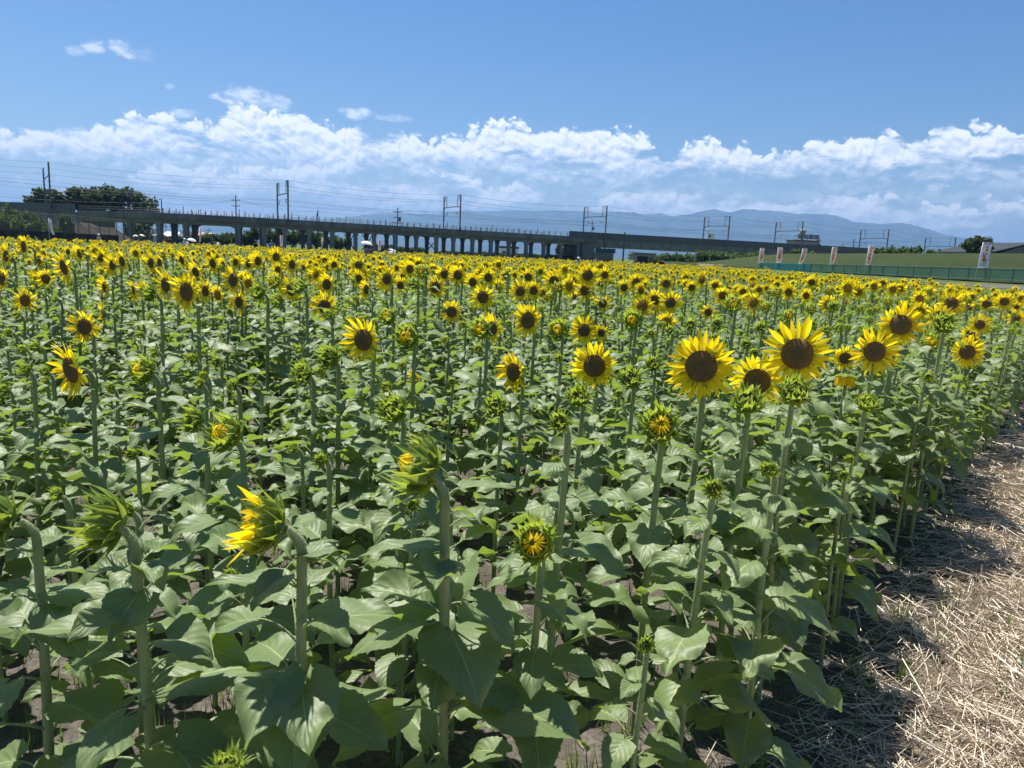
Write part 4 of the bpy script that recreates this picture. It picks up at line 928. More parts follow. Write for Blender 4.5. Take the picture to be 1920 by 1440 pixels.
strip(mb, 146, 1128, [(-.3, 6.9), (-.3, ZP), (0, ZP), (0, 7.0), (12, 7.0), (12, ZP), (12.3, ZP), (12.3, 6.2), (11.6, 5.9), (.5, 5.9), (.1, 6.35), (-.15, 6.4)])
vb(mb, 'deck', MT['concrete'])
near = [292, 344, 444, 495, 534, 581, 625, 669, 704, 744, 784, 822, 854, 890, 925, 959, 992, 1025, 1057, 1089]
mb = MB()          # arched longitudinal beams, near and far
for off, cols in ((1.0, near), (8.0, [p - 3 for p in near])):
    for a, b in zip([236] + cols[:-1], cols):
        n = 14; xs = np.linspace(a, b, n); big = (b - a) > 60
        X = []
        for x in xs:
            q, t, an = vp(x, off); q2, _, _ = vp(x, off + .9); f = (x - a) / (b - a); m_ = abs(f - .5) * 2
            zb = 5.35 - (.95 if not big else 1.2) * max(0, (m_ - .62) / .38) ** 1.6
            X.append([[*q, 5.9], [*q, zb], [*q2, zb], [*q2, 5.9]])
        mb.grid(np.array(X))
strip(mb, 150, 236, [(1, 5.9), (1, 5.2), (9, 5.2), (9, 5.9)])
vb(mb, 'arched_beam', MT['concrete_pale'])
for i, x in enumerate(near):
    for off in (1.45, 8.45):
        q, t, an = vp(x - (0 if off < 2 else 3), off); mb = MB()
        w = 1.25 if x < 520 else .98
        mb.box((q[0], q[1], 2.9), (w, w, 6.0), an); mb.box((q[0], q[1], 4.75), (w + .25, w + .25, .5), an)
        vb(mb, 'column', MT['concrete'] if off > 2 else MT['concrete_pale'])
q, t, an = vp(236, 1.45); mb = MB(); mb.box((q[0], q[1], 2.6), (1.0, 1.0, 5.2), an); vb(mb, 'column', MT['concrete_pale'])
for a in (657, 692, 815):       # crossed steel braces between column pairs
    q, t, an = vp(a + 10, 1.45); q2, _, _ = vp(a, 8.0); mb = MB()
    for z0, z1 in ((.5, 5), (5, .5)): mb.tube([[*q, z0], [*q2, z1]], .17, 4)
    vb(mb, 'cross_brace', MT['dark_metal'])
mb = MB()                       # railing along the deck
for off in (-.2, 12.1):
    x = 150.0; k = 0; rr_ = np.random.default_rng(2)
    while x < 1064:
        q, t, an = vp(x, off); h = 1.25 if k % 8 else 1.9; mb.box((q[0], q[1], ZP + h / 2), (.14, .14, h), an); x += rr_.uniform(10, 15) * (201 / vp(x)[0][1]); k += 1
    for z in (.55, 1.1):
        pts = [[*vp(x, off)[0], ZP + z] for x in np.arange(150, 1062, 14)]; mb.tube(pts, .04, 3)
vb(mb, 'railing', MT['dark_metal'])
mb = MB(); strip(mb, 1066, 1720, [(-.35, 7.3), (-.35, ZN), (-.2, ZN), (-.2, 7.3)], useg=2.0); vb(mb, 'noise_wall', MT['noise_wall']); mb = MB(); strip(mb, -400, 142, [(-.35, 7.2), (-.35, ZN), (-.2, ZN), (-.2, 7.2)], useg=2.0)
vb(mb, 'noise_wall', MT['noise_wall'])
mb = MB(); strip(mb, 1130, 1395, [(0, 4.9), (0, 7.4), (12, 7.4), (12, 4.9)], useg=4)
vb(mb, 'girder', mat('girder', rough=.5, spec=.4, fn=nz((.10, .105, .11), (.15, .155, .16), .4, 4)))
mb = MB(); strip(mb, 1396, 1720, [(.2, -.5), (.2, 7.35), (12, 7.35), (12, -.5)]); vb(mb, 'retaining_wall', MT['concrete'])
mb = MB(); strip(mb, 1094, 1129, [(.4, -.5), (.4, 6.0), (11, 6.0), (11, -.5)]); vb(mb, 'pier', MT['concrete']); mb = MB(); strip(mb, -400, 150, [(.4, -.5), (.4, 7.3), (11, 7.3), (11, -.5)]); vb(mb, 'abutment', MT['concrete'])

# ---- overhead line portals
def L3(q, z): return [q[0], q[1], z]
ANCH = []
def portal(nx, fx_, ytop, zb0, label, foff=13.0):
    qn, t, an = vpt(nx, -.9, 12.0); qf, _, _ = vpt(fx_, foff, 12.0); dn = qn[1]
    zt = zat(nx, ytop, dn); zbm = zt - 3.3
    o = empty('catenary_portal', (qn[0], qn[1], zb0), 0, label, 'overhead line mast', 'overhead line masts on the viaduct'); off = -np.array(o.location)
    def pb(mb, nm, m): ob = mb.build(nm, m, o, False); ob.location = off
    dv = (qf - qn); Ln = np.linalg.norm(dv); dv = dv / Ln; r_ = .22
    for q, s in ((qn, 1), (qf, -1)):
        mb = MB(); mb.tube([L3(q, zb0), L3(q, zt)], r_, 6); q2 = q + dv * s * 2.4
        mb.tube([L3(q2, zbm), L3(q2, zt)], .09, 4); mb.tube([L3(q, zt), L3(q2, zt)], .10, 4)
        pb(mb, 'post', MT['steel'])
        mb = MB(); qm = q + dv * s * 1.2; mb.tube([L3(qm, zt - .1), L3(qm, zt - 1.5)], .11, 5); pb(mb, 'insulator', MT['white_paint'])
        mb = MB(); q4 = q + dv * s * 3.6; mb.tube([L3(q, zbm - 1.6), L3(q4, zbm - 1.6)], .07, 4); mb.tube([L3(q, zbm - 3.2), L3(q4, zbm - 1.7)], .07, 4); mb.tube([L3(q4, zbm - 1.6), L3(q4 - dv * s * .8, zbm - 2.5)], .05, 4)
        pb(mb, 'bracket', MT['steel'])
        mb = MB(); mb.box(L3(q - t * .0, zb0 + 1.3), (.7, .5, .8), an); pb(mb, 'balance_box', MT['dark_metal'])
    mb = MB(); pts = [L3(qn, zbm - .9), L3(qn + dv * .6, zbm - .25), L3(qn + dv * 1.6, zbm), L3(qf - dv * 1.6, zbm), L3(qf - dv * .6, zbm - .25), L3(qf, zbm - .9)]; mb.tube(pts, .15, 5); pb(mb, 'cross_beam', MT['steel'])
    ANCH.append([L3(qn + dv * 1.2, zt - 1.5), L3(qf - dv * 1.2, zt - 1.5), L3(qn, zt), L3(qn + dv * 3.6, zbm - 1.6), L3(qn + dv * 3.4, zbm - 3.0), L3(qf - dv * 3.6, zbm - 1.6), L3(qf - dv * 3.4, zbm - 3.0)])
portal(-230, -250, 268, 7, 'dark lattice mast pair beyond the left edge')
portal(94, 84, 304, 7.3, 'dark tall mast pair above the spreading tree, farthest left', 13)
portal(540, 520, 338, 6.4, 'tall slim mast pair above the first columns of the viaduct')
portal(863, 832, 365, 6.4, 'mast pair above the narrow arches in the middle of the viaduct')
portal(1136, 1094, 386, 4.0, 'mast pair beside the blue roofed booth')
portal(1366, 1319, 405, 1.0, 'mast pair beside the small white box on the noise wall')
portal(1503, 1453, 415, 2.0, 'mast pair beside the rooftop sign building')
portal(1664, 1612, 430, 6.4, 'mast pair above the round bushes on the levee')
portal(1790, 1734, 446, 6.4, 'low mast pair left of the big tree at right')
# drop the out-of-frame portal object but keep its wires running on
for o_ in [o for o in C.objects if o.name == 'catenary_portal'][:1]:
    for c_ in list(o_.children): bpy.data.objects.remove(c_)
    bpy.data.objects.remove(o_)
mb = MB()
for a, b in zip(ANCH[:-1], ANCH[1:]):
    for k, (p, q) in enumerate(zip(a, b)):
        p, q = np.array(p), np.array(q); t = np.linspace(0, 1, 13)[:, None]; sag = (1.1 if k < 3 else .7 if k in (3, 5) else .05)
        pts = p + (q - p) * t - np.array([0, 0, 1]) * (4 * sag * t * (1 - t)); mb.tube(pts, .032, 3, cap=False)
tag(mb.build('overhead_wire', MT['wire']), 'thin overhead wires sagging from mast to mast along the viaduct', 'power line')

# ---- utility poles
def upole(px, ytop, d, zb, label, arms=2, r_=.15, box=False, arm=1.0, strut=False):
    x = col_at(px, 5, d); zt = zat(px, ytop, d); o = empty('utility_pole', (x, d, zb), 0, label, 'utility pole', 'utility poles around the field')
    mb = MB(); mb.tube([[0, 0, 0], [0, 0, zt - zb]], [r_, r_ * .75], 6)
    if strut: mb.tube([[0, 0, zt - zb - .3], [-2.2, 0, 0]], r_ * .8, 5)
    mb.build('pole', MT['dark_metal'] if not box else MT['steel'], o, False)
    for k in range(arms):
        mb = MB(); z = zt - zb - 1.2 - k * 1.3; mb.box((0, -.15, z), (2 * arm, .12, .12))
        for s in (-.9, -.45, .45, .9): mb.tube([[s * arm, -.15, z], [s * arm, -.15, z + .3]], .06, 5)
        mb.build('crossarm', MT['dark_metal'], o, False)
    if box: mb = MB(); mb.tube([[.5, 0, zt - zb - 3.4], [.5, 0, zt - zb - 2.4]], .34, 8); mb.build('transformer', MT['steel'], o, False)
    return o
upole(443, 366, 178, 0, 'pole with crossarms in front of the wide span of the viaduct', 2, .16)
upole(745, 389, 190, 0, 'pole with three crossarms in front of the crossed braces', 3, .16, True)
upole(304, 372, 172, 0, 'thin lamp pole beside the right end of the spreading tree', 0, .13)
upole(596, 393, 232, 0, 'braced pole rising behind the viaduct', 0, .17, strut=True)
upole(1108, 413, 275, 0, 'pole with crossarm and transformer beside the mast pair in the middle', 1, .18, True)
upole(1171, 435, 120, 0, 'plain dark pole standing in front of the steel girder', 0, .15)
upole(1107, 455, 118, 0, 'short slim pole left of the blue roofed booth', 0, .06)
upole(1532, 445, 300, 0, 'pole with transformer right of the rooftop sign building', 1, .2, True)
upole(1597, 448, 300, 0, 'plain cross shaped pole beyond the noise wall', 1, .2)
upole(1577, 457, 330, 0, 'low cross shaped pole beyond the noise wall', 1, .2, arm=1.3)
upole(1499, 430, 252, 0, 'pale street lamp in front of the rooftop sign building', 0, .1)
upole(727, 441, 260, 0, 'thin pole seen between the viaduct columns in the middle', 0, .1)
for (px, yt), wh_ in zip(((311, 420), (330, 418), (360, 421), (366, 424), (392, 427)), ('nearest the first columns', 'above the white house', 'right of the second column, taller', 'right of the second column, shorter', 'farthest right before the wide span')): upole(px, yt, 330, 0, 'distant pole under the viaduct ' + wh_, 1, .16)
# a low voltage line between the two nearer poles
mb = MB(); pp = [np.array([col_at(a, 5, d), d, zat(a, y, d)]) for a, y, d in ((-150, 352, 150), (304, 380, 172), (443, 373, 178), (596, 396, 232))]
pq = [np.array([col_at(a, 5, d), d, zat(a, y, d)]) for a, y, d in ((596, 396, 232), (745, 396, 190), (960, 424, 235))]
for P_ in (pp, pq):
    for a, b in zip(P_[:-1], P_[1:]):
        t = np.linspace(0, 1, 12)[:, None]; mb.tube(a + (b - a) * t - np.array([0, 0, 1.0]) * 4 * .9 * t * (1 - t), .028, 3, cap=False)
tag(mb.build('power_line', MT['wire']), 'thin cable strung between the utility poles in front of the viaduct', 'power line')

# ---- foliage
def crown_mb(blobs, n, card, seed=0, squash=1.0):
    r2 = np.random.default_rng(seed); mb = MB(); tot = sum(b[3] * b[4] * b[5] for b in blobs) ; V = []
    for cx, cy, cz, rx, ry, rz_ in blobs:
        m_ = max(20, int(n * rx * ry * rz_ / tot)); v = r2.normal(size=(m_, 3)); v /= np.linalg.norm(v, axis=1)[:, None]
        lump = .82 + .28 * np.sin(v[:, 0] * 5 + cx) * np.sin(v[:, 1] * 4 + cz) + .16 * np.sin(v[:, 2] * 9 + v[:, 0] * 7)
        rad = (r2.random(m_) ** .38) * lump; c = v * rad[:, None] * [rx, ry, rz_] + [cx, cy, cz]
        a = r2.normal(size=(m_, 3)); a /= np.linalg.norm(a, axis=1)[:, None]; b = np.cross(a, r2.normal(size=(m_, 3))); b /= np.linalg.norm(b, axis=1)[:, None]
        s = card * r2.uniform(.5, 1.2, (m_, 1)); V.append(np.stack([c - a * s, c - b * s * .55, c + a * s, c + b * s * .55 + np.cross(a, b) * s * .2], 1).reshape(-1, 3))
    V = np.concatenate(V); mb.add(V, np.arange(len(V)).reshape(-1, 4)); return mb
def tree(x, y, z0, blobs, n, card, m, label, seed, trunk_r=.35, name='tree', trunk_h=None, cat='tree', group=None):
    o = empty(name, (x, y, z0), 0, label, cat, group); crown_mb(blobs, n, card, seed).build('crown', MT[m], o, False)
    mb = MB(); top = max(b[2] for b in blobs)
    for k, b in enumerate(blobs[:5]):
        st = np.array([(k - 1) * trunk_r * .3, 0, 0]); e = np.array([b[0], b[1], b[2]]); md = np.array([st[0] * .5 + e[0] * .25, e[1] * .3, e[2] * .5])
        mb.tube([st, st * .8 + md * .2 + [0, 0, .1], md, (md + e) / 2 + [0, 0, .2], e], [trunk_r, trunk_r * .85, trunk_r * .6, trunk_r * .4, trunk_r * .15], 6)
    mb.build('trunk', MT['bark'], o); return o
def shrub(px, ytop, wpx, d, z0, m, label, seed, n=500, card=.35, name='shrub', group='bushes around the field'):
    zt = zat(px, ytop, d); x = col_at(px, (zt + z0) / 2, d); w = wpx * d / FPX / 2; h = max(zt - z0, .6); r2 = np.random.default_rng(seed); bl = []
    nb_ = max(3, int(w / max(h, 1) * 2) + 2)
    for k in range(nb_):
        bl.append((((k + .5) / nb_ * 2 - 1) * .75 * w, r2.uniform(-.4, .4) * min(w, 5), h * r2.uniform(.38, .6), max(.5, w * .42), min(w, 4) * .6, h * .42))
    return tree(x, d, z0, bl, n, card, m, label, seed, .12, name, cat='bush', group=group)
def pxblob(px, py, rx, rz_, d, x0, dy=0, ry=None):
    w = d / FPX; return (col_at(px, zat(px, py, d), d) - x0, dy, zat(px, py, d), rx * w, (ry or rx) * w, rz_ * w)
d = 246
for i, (x0p, bl, lab) in enumerate([(95, [(62, 378, 20, 12), (88, 366, 28, 14), (110, 374, 26, 14), (75, 388, 22, 10), (108, 390, 24, 10)], 'dark spreading tree behind the viaduct, leftmost crown behind the masts'),
    (165, [(148, 364, 30, 14), (170, 372, 30, 16), (140, 384, 28, 12), (175, 390, 26, 12)], 'dark spreading tree behind the viaduct, middle crown of three'),
    (240, [(205, 364, 36, 18), (240, 368, 32, 18), (268, 384, 30, 20), (212, 386, 30, 16), (285, 402, 18, 14), (250, 404, 30, 16)], 'dark spreading tree behind the viaduct, tallest crown of three')]):
    x0 = col_at(x0p, 4, d + i * 3)
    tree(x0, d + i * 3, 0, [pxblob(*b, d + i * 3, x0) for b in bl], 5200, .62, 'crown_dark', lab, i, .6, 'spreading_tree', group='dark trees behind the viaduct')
x0 = col_at(262, 2, 236); tree(x0, 236, 0, [pxblob(250, 428, 14, 16, 236, x0), pxblob(270, 424, 18, 14, 236, x0), pxblob(262, 438, 18, 12, 236, x0)], 900, .5, 'crown_dark', 'dark tree seen below the viaduct deck at the left', 9, .3)
x0 = col_at(1833, 4, 150); tree(x0, 150, 3.6, [(b[0], b[1], b[2] - 3.6, b[3], b[4], b[5]) for b in [pxblob(*q, 150, x0) for q in [(1820, 460, 18, 12), (1836, 452, 22, 9), (1850, 457, 14, 8), (1832, 468, 22, 10), (1858, 466, 7, 5)]]], 2400, .34, 'crown_dark', 'single dark rounded tree on the levee behind the large banner', 12, .3, 'levee_tree')
sh = [(1665, 459, 38, 175, 3.2, 'crown_green', 'bush on the levee left of the two round ones'), (1693, 457, 34, 170, 3.4, 'crown_green', 'round dark green bush on the levee, left of a pair'), (1715, 460, 30, 165, 3.4, 'crown_green', 'round dark green bush on the levee, right of a pair'),
 (1752, 463, 36, 160, 3.4, 'crown_green', 'low wide bush on the levee left of the big tree'), (1491, 465, 22, 205, 2.6, 'crown_green', 'pale leafy bush below the rooftop sign building'), (1525, 470, 45, 210, 2.4, 'crown_green', 'straggly bush line right of the pale leafy one'),
 (1320, 464, 42, 215, .8, 'crown_green', 'bush against the viaduct foot below the white box'), (1350, 468, 44, 212, .8, 'crown_green', 'bush against the viaduct foot at the mast pair'), (1420, 468, 55, 215, 1.2, 'crown_green', 'wide bush against the viaduct foot above the first banner'),
 (1260, 472, 30, 235, .5, 'crown_green', 'bush in the gap under the girder'), (1282, 474, 26, 230, .5, 'crown_green', 'bush right of the gap under the girder'), (1640, 462, 24, 182, 3, 'crown_green', 'small bush on the levee beside a banner')]
for k_, (px_, yt_) in enumerate(((1236, 474), (1300, 474), (1335, 472), (1380, 470), (1405, 476), (1450, 474))): sh.append((px_, yt_, 64, 236 - k_ * 5, 0, 'crown_green', 'low bush in the row at the foot of the viaduct, ' + ('farthest left', 'second', 'third', 'fourth', 'fifth', 'farthest right')[k_]))
for i, (px, yt, w, d_, z0, m, lab) in enumerate(sh): shrub(px, yt, w, d_, z0, m, lab, 30 + i, 1500, .36)
under = [(482, 424, 56, 232), (518, 427, 50, 236), (548, 422, 60, 238), (585, 426, 56, 240), (612, 430, 50, 238), (640, 440, 40, 236), (325, 442, 60, 225), (372, 439, 60, 228), (408, 436, 60, 230), (446, 434, 60, 232), (715, 456, 70, 250), (765, 461, 70, 252)]
WH = ['first', 'second', 'third', 'fourth', 'fifth', 'sixth', 'seventh', 'eighth', 'ninth', 'tenth', 'eleventh', 'twelfth']
names_under = ['left of the pale banner under the viaduct', 'behind the person in blue', 'right of the pale banner under the viaduct', 'below the left mast pair', 'before the narrower columns', 'last of the dense green row', 'beside the white houses', 'above the big white umbrella', 'above the striped umbrella', 'below the wide span', 'low, right of the white parasol', 'low, at the third braces']
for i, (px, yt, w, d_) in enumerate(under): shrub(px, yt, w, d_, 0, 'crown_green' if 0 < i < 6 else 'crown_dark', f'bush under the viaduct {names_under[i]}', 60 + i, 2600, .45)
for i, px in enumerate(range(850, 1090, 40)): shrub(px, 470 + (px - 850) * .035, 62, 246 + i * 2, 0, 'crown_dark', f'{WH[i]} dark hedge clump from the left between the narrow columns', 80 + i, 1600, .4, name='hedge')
shrub(1052, 456, 26, 262, 0, 'crown_dark', 'taller dark tree between the last narrow columns', 95, 700, .4)
shrub(1352 / 1.0 * 0 + 1190, 468, 26, 240, 0, 'crown_green', 'pale bush under the girder behind the booth', 96, 400, .35)
for i, (px, yt, w, d_) in enumerate([(10, 384, 62, 150), (50, 392, 50, 148), (30, 402, 60, 140), (72, 412, 36, 138), (-30, 384, 60, 150), (100, 422, 40, 132), (125, 402, 22, 140)]):
    shrub(px, yt, w, d_, 0, 'crown_green', ['bush covering the slope at the far left, topmost', 'bush on the slope at the far left next to the dark wall', 'bush in the middle of the far left slope', 'bush at the foot of the left slope', 'bush cut by the left edge of the picture', 'low weeds bush behind the white streamer', 'small bush on top of the block revetment'][i], 110 + i, 4200, .42)

# ---- left side: block revetment, tall mesh fence, dark wall
def revet_fn(g, p):
    tc = g.node('ShaderNodeTexCoord').outputs['Object']; n = g.node('ShaderNodeTexBrick'); g.put(n.inputs['Vector'], tc); g.put(n.inputs['Scale'], 1.6)
    g.put(n.inputs['Color1'], (.045, .037, .031, 1)); g.put(n.inputs['Color2'], (.032, .028, .024, 1)); g.put(n.inputs['Mortar'], (.018, .016, .014, 1))
    g.put(n.inputs['Vector'], g.vm('MULTIPLY', tc, (1, 0, 0))) if False else None
    return n.outputs[0]
MT['revet'] = mat('revet', rough=.9, spec=.1, fn=revet_fn)
x0, d_ = col_at(125, 2, 142), 142; x1 = col_at(212, 2, 142); za = zat(138, 416, 142)
o = empty('block_revetment', (x0, d_, 0), 0, 'brown concrete block slope with a peaked top behind the mesh fence at left', 'revetment')
mb = MB(); wv = x1 - x0; mb.hexa([[-1, -4, -.3], [wv + 2.5, -4, -.3], [wv + 2, 6, -.3], [-1, 6, -.3], [1.0, 1, za], [1.6, 1, za], [1.8, 5, za], [1.0, 5, za]]); mb.hexa([[1.5, -3.6, -.3], [wv + 3, -3.6, -.3], [wv + 3, 5.5, -.3], [1.5, 5.5, -.3], [1.6, 1.2, za * .85], [wv * .72, 1.2, za * .80], [wv * .72, 5, za * .8], [1.6, 5, za * .85]])
mb.build('slope', MT['revet'], o, False)
mb = MB(); mb.tube([[.5, -1, za * .9], [2.2, -1, za + 1.3]], .07, 4); mb.tube([[2.4, -1, za + 1.2], [3.4, -1, za * .8]], .07, 4); mb.build('handrail', MT['steel'], o, False)
fp = [-20, 12, 36, 57, 78, 96, 112, 129, 147, 167, 187, 205, 219, 232]; o = empty('mesh_fence', (col_at(100, 2, 118), 118, 0), 0, 'tall grey chain link fence on posts along the far left edge of the field', 'fence'); off = -np.array(o.location)
fq = [np.array([col_at(a, 2, 104 + (a + 20) * .11), 104 + (a + 20) * .11]) for a in fp]
for i, q in enumerate(fq): mb = MB(); mb.tube([[*q, 0], [*q, 4.35]], .07 if i < 13 else .14, 5); ob = mb.build('post', MT['steel'] if i < 13 else MT['concrete_pale'], o, False); ob.location = off
MT['mesh'] = mat('mesh', (.10, .11, .11), .6, .3)
mb = MB()
for a, b in zip(fq[:-1], fq[1:]):
    L_ = np.linalg.norm(b - a); mb.tube([[*a, 4.3], [*b, 4.3]], .035, 4)
    for s in np.arange(-4.3, L_, .42):
        for sg in (1, -1):
            u0, u1 = (s, s + 4.1) if sg > 0 else (s + 4.1, s); zz = [.1, 4.25]; c0, c1 = sorted((s, s + 4.1)); t0 = max(0, -c0) / 4.1; t1 = min(1, (L_ - c0) / 4.1)
            if t1 <= t0: continue
            pa = a + (b - a) / L_ * (c0 + 4.1 * t0); pb_ = a + (b - a) / L_ * (c0 + 4.1 * t1); z0_, z1_ = (zz[0] + 4.15 * t0, zz[0] + 4.15 * t1) if sg > 0 else (zz[1] - 4.15 * t0, zz[1] - 4.15 * t1)
            mb.tube([[*pa, z0_], [*pb_, z1_]], .010, 3, cap=False)
ob = mb.build('chain_link', MT['mesh'], o, False); ob.location = off
mb = MB(); w0, w1 = np.array([col_at(-120, 1.5, 92), 92]), np.array([col_at(222, 1.5, 116), 116]); t_ = (w1 - w0) / np.linalg.norm(w1 - w0); n_ = np.array([-t_[1], t_[0]]) * .2
mb.hexa([[*w0, -.2], [*w1, -.2], [*(w1 + n_), -.2], [*(w0 + n_), -.2], [*w0, 1.62], [*w1, 1.55], [*(w1 + n_), 1.55], [*(w0 + n_), 1.62]])
tag(mb.build('boundary_wall', mat('dark_wall', rough=.8, spec=.2, fn=nz((.02, .024, .028), (.05, .055, .055), .8, 5)), None, False), 'low dark wall bounding the field at the far left below the mesh fence', 'wall')

# ---- houses and sheds
def house(px, ytop, wpx, d, hroof, wall_m, roof_m, label, depth=7, flat=False, z0=0, name='house', win=2, parts=None, rz_=0):
    zt = zat(px, ytop, d); x = col_at(px, zt, d); w = wpx * d / FPX; o = empty(name, (x, d, z0), rz_, label, 'building' if name != 'house' else 'house'); h = zt - z0 - hroof
    mb = MB(); mb.box((0, 0, h / 2), (w, depth, h)); mb.build('wall', wall_m, o, False)
    mb = MB()
    if flat: mb.box((0, 0, h + hroof / 2), (w + .6, depth + .6, hroof))
    else:
        a, b = w / 2 + .4, depth / 2 + .4; V = [[-a, -b, h], [a, -b, h], [a, b, h], [-a, b, h], [-a * .8, 0, h + hroof], [a * .8, 0, h + hroof]]; mb.add(V, [[0, 1, 5, 4], [2, 3, 4, 5], [3, 2, 1, 0]], [[1, 2, 5], [3, 0, 4]])
    mb.build('roof', roof_m, o, False)
    for k in range(win): mb = MB(); mb.box(((k + .5) / win * w * .8 - w * .4, -depth / 2 - .02, h * .5), (w * .5 / win, .08, min(1.2, h * .4))); mb.build('window', MT['window'], o, False)
    return o
house(285, 429, 34, 262, 1.6, MT['cream'], MT['roof_grey'], 'pale house behind the first viaduct column', rz_=.2)
house(318, 434, 44, 250, 1.6, MT['white_paint'], mat('roof_pale', (.32, .35, .38), .5, .4), 'white house with pale roof seen between the first two columns')
house(350, 434, 26, 266, 1.8, MT['cream'], MT['roof_grey'], 'cream house partly hidden by the second column')
house(388, 436, 30, 300, 1.5, MT['white_paint'], mat('roof_tan', (.30, .24, .18), .6, .3), 'small pale house right of the second column', win=1)
house(955, 462, 34, 400, 1.0, MT['white_paint'], MT['roof_grey'], 'long white building glimpsed between the narrow columns', flat=True, win=3)
b = house(1134, 466, 30, 150, .85, MT['concrete'], MT['roof_blue'], 'small booth with a bright blue flat roof below the middle masts', flat=True, name='booth', depth=3, win=2)
for sx in (-.9, .8): mb = MB(); mb.tube([[sx, 0, 2.4], [sx, 0, 4.6]], .05, 5); mb.build('roof_pole', MT['steel'], b, False)
b = house(1205, 474, 37, 152, .35, MT['cream'], MT['concrete_pale'], 'beige shed with a dark shutter under the steel girder', flat=True, name='shed', depth=4, win=0)
mb = MB(); mb.box((-.25, -2.03, 1.1), (2.1, .1, 2.1)); mb.build('shutter', MT['roof_grey'], b, False); mb = MB(); mb.box((1.45, -2.03, 1.0), (.7, .1, 1.9)); mb.build('door', MT['window'], b, False)
mb = MB()
for k in range(8): mb.tube([[2.3 + k * .5, -1.2, 0], [2.3 + k * .5, -1.2, 1.7]], .05, 4)
mb.build('side_fence', MT['dark_metal'], b, False)
# building with sign frame on its roof, behind the noise wall
d_ = 305; x0 = col_at(1503, 8, d_); zt = zat(1503, 453, d_); w = 46 * d_ / FPX; o = empty('rooftop_sign_building', (x0, d_, 0), 0, 'low flat building with a large panel sign and round tank on its roof', 'building')
mb = MB(); mb.box((0, 0, zt / 2), (w * .92, 9, zt)); mb.build('wall', MT['cream'], o, False); mb = MB(); mb.box((0, 0, zt + .25), (w, 10, .5)); mb.build('roof', MT['roof_grey'], o, False)
mb = MB(); zs = zat(1503, 440.5, d_)
for k in range(5): mb.box(((k - 1.6) * w * .17, -3, (zt + .5 + zs) / 2), (.25, .25, zs - zt - .5))
mb.build('sign_frame', MT['white_paint'], o, False)
for k in range(4): mb = MB(); mb.box(((k - 1.1) * w * .215, -3.3, (zt + 1.2 + zs) / 2), (w * .2, .2, (zs - zt) * .68)); mb.build('sign_panel', mat('sign_panel', (.20, .22, .22) if k % 2 else (.14, .16, .17), .5, .3), o, False)
mb = MB(); r_ = 1.3; mb.lathe([(.01, -r_), (r_ * .7, -r_ * .7), (r_, 0), (r_ * .7, r_ * .7), (.01, r_)], 14, c=(-1.0, -2, zs + 1.2)); mb.tube([[-1, -2, zt], [-1, -2, zs]], .2, 6); mb.build('tank', MT['cream'], o)
# small white sign box standing on the noise wall
q, t, an = vp(1330, -.3); za, zb_ = zat(1330, 449.5, q[1]), zat(1330, 438, q[1]); o = empty('sign_box', (q[0], q[1], ZN), 0, 'small white box with a dark star shaped mark standing on the noise wall', 'sign')
mb = MB(); mb.box((0, 0, (za + zb_) / 2 - ZN + .2), (2.6, .5, zb_ - za)); mb.box((0, .3, .3), (.2, .2, 1.2)); mb.build('panel', MT['white_paint'], o, False)
mb = MB(); zc = (za + zb_) / 2 - ZN + .2
for k in range(5):
    a = k * 2 * math.pi / 5 + math.pi / 2; mb.tube([[-.25, -.28, zc], [-.25 + .5 * math.cos(a), -.28, zc + .5 * math.sin(a)]], [.16, .10], 4)
mb.build('emblem', mat('emblem', (.03, .04, .09), .5, .3), o, False)
d_ = 150; o = empty('warehouse', (col_at(1960, 4, d_), d_, 0), 0, 'dark grey sloping warehouse roof at the right edge beyond the levee', 'building')
xa = col_at(1862, 5, d_) - o.location[0]; xb = col_at(1935, 5, d_) - o.location[0]; za, zb_ = zat(1862, 474, d_), zat(1930, 456, d_)
mb = MB(); mb.hexa([[xa, 0, za], [xb, 0, zb_], [xb, 22, zb_], [xa, 22, za], [xa, 0, za + .25], [xb, 0, zb_ + .25], [xb, 22, zb_ + .25], [xa, 22, za + .25]]); mb.hexa([[xb, 0, zb_], [xb + 9, 0, za], [xb + 9, 22, za], [xb, 22, zb_], [xb, 0, zb_ + .25], [xb + 9, 0, za + .25], [xb + 9, 22, za + .25], [xb, 22, zb_ + .25]]); mb.build('roof', MT['roof_grey'], o, False)
mb = MB(); mb.box(((xa + xb) / 2 + 4.5, 11, za / 2 - .1), (xb - xa + 8, 21, za)); mb.hexa([[xa + .4, .3, za - .3], [xb + 8.6, .3, za - .3], [xb + 8.6, 21, za - .3], [xa + .4, 21, za - .3], [xb - .1, .3, zb_ - .05], [xb + .1, .3, zb_ - .05], [xb + .1, 21, zb_ - .05], [xb - .1, 21, zb_ - .05]]); mb.build('wall', MT['concrete'], o, False)

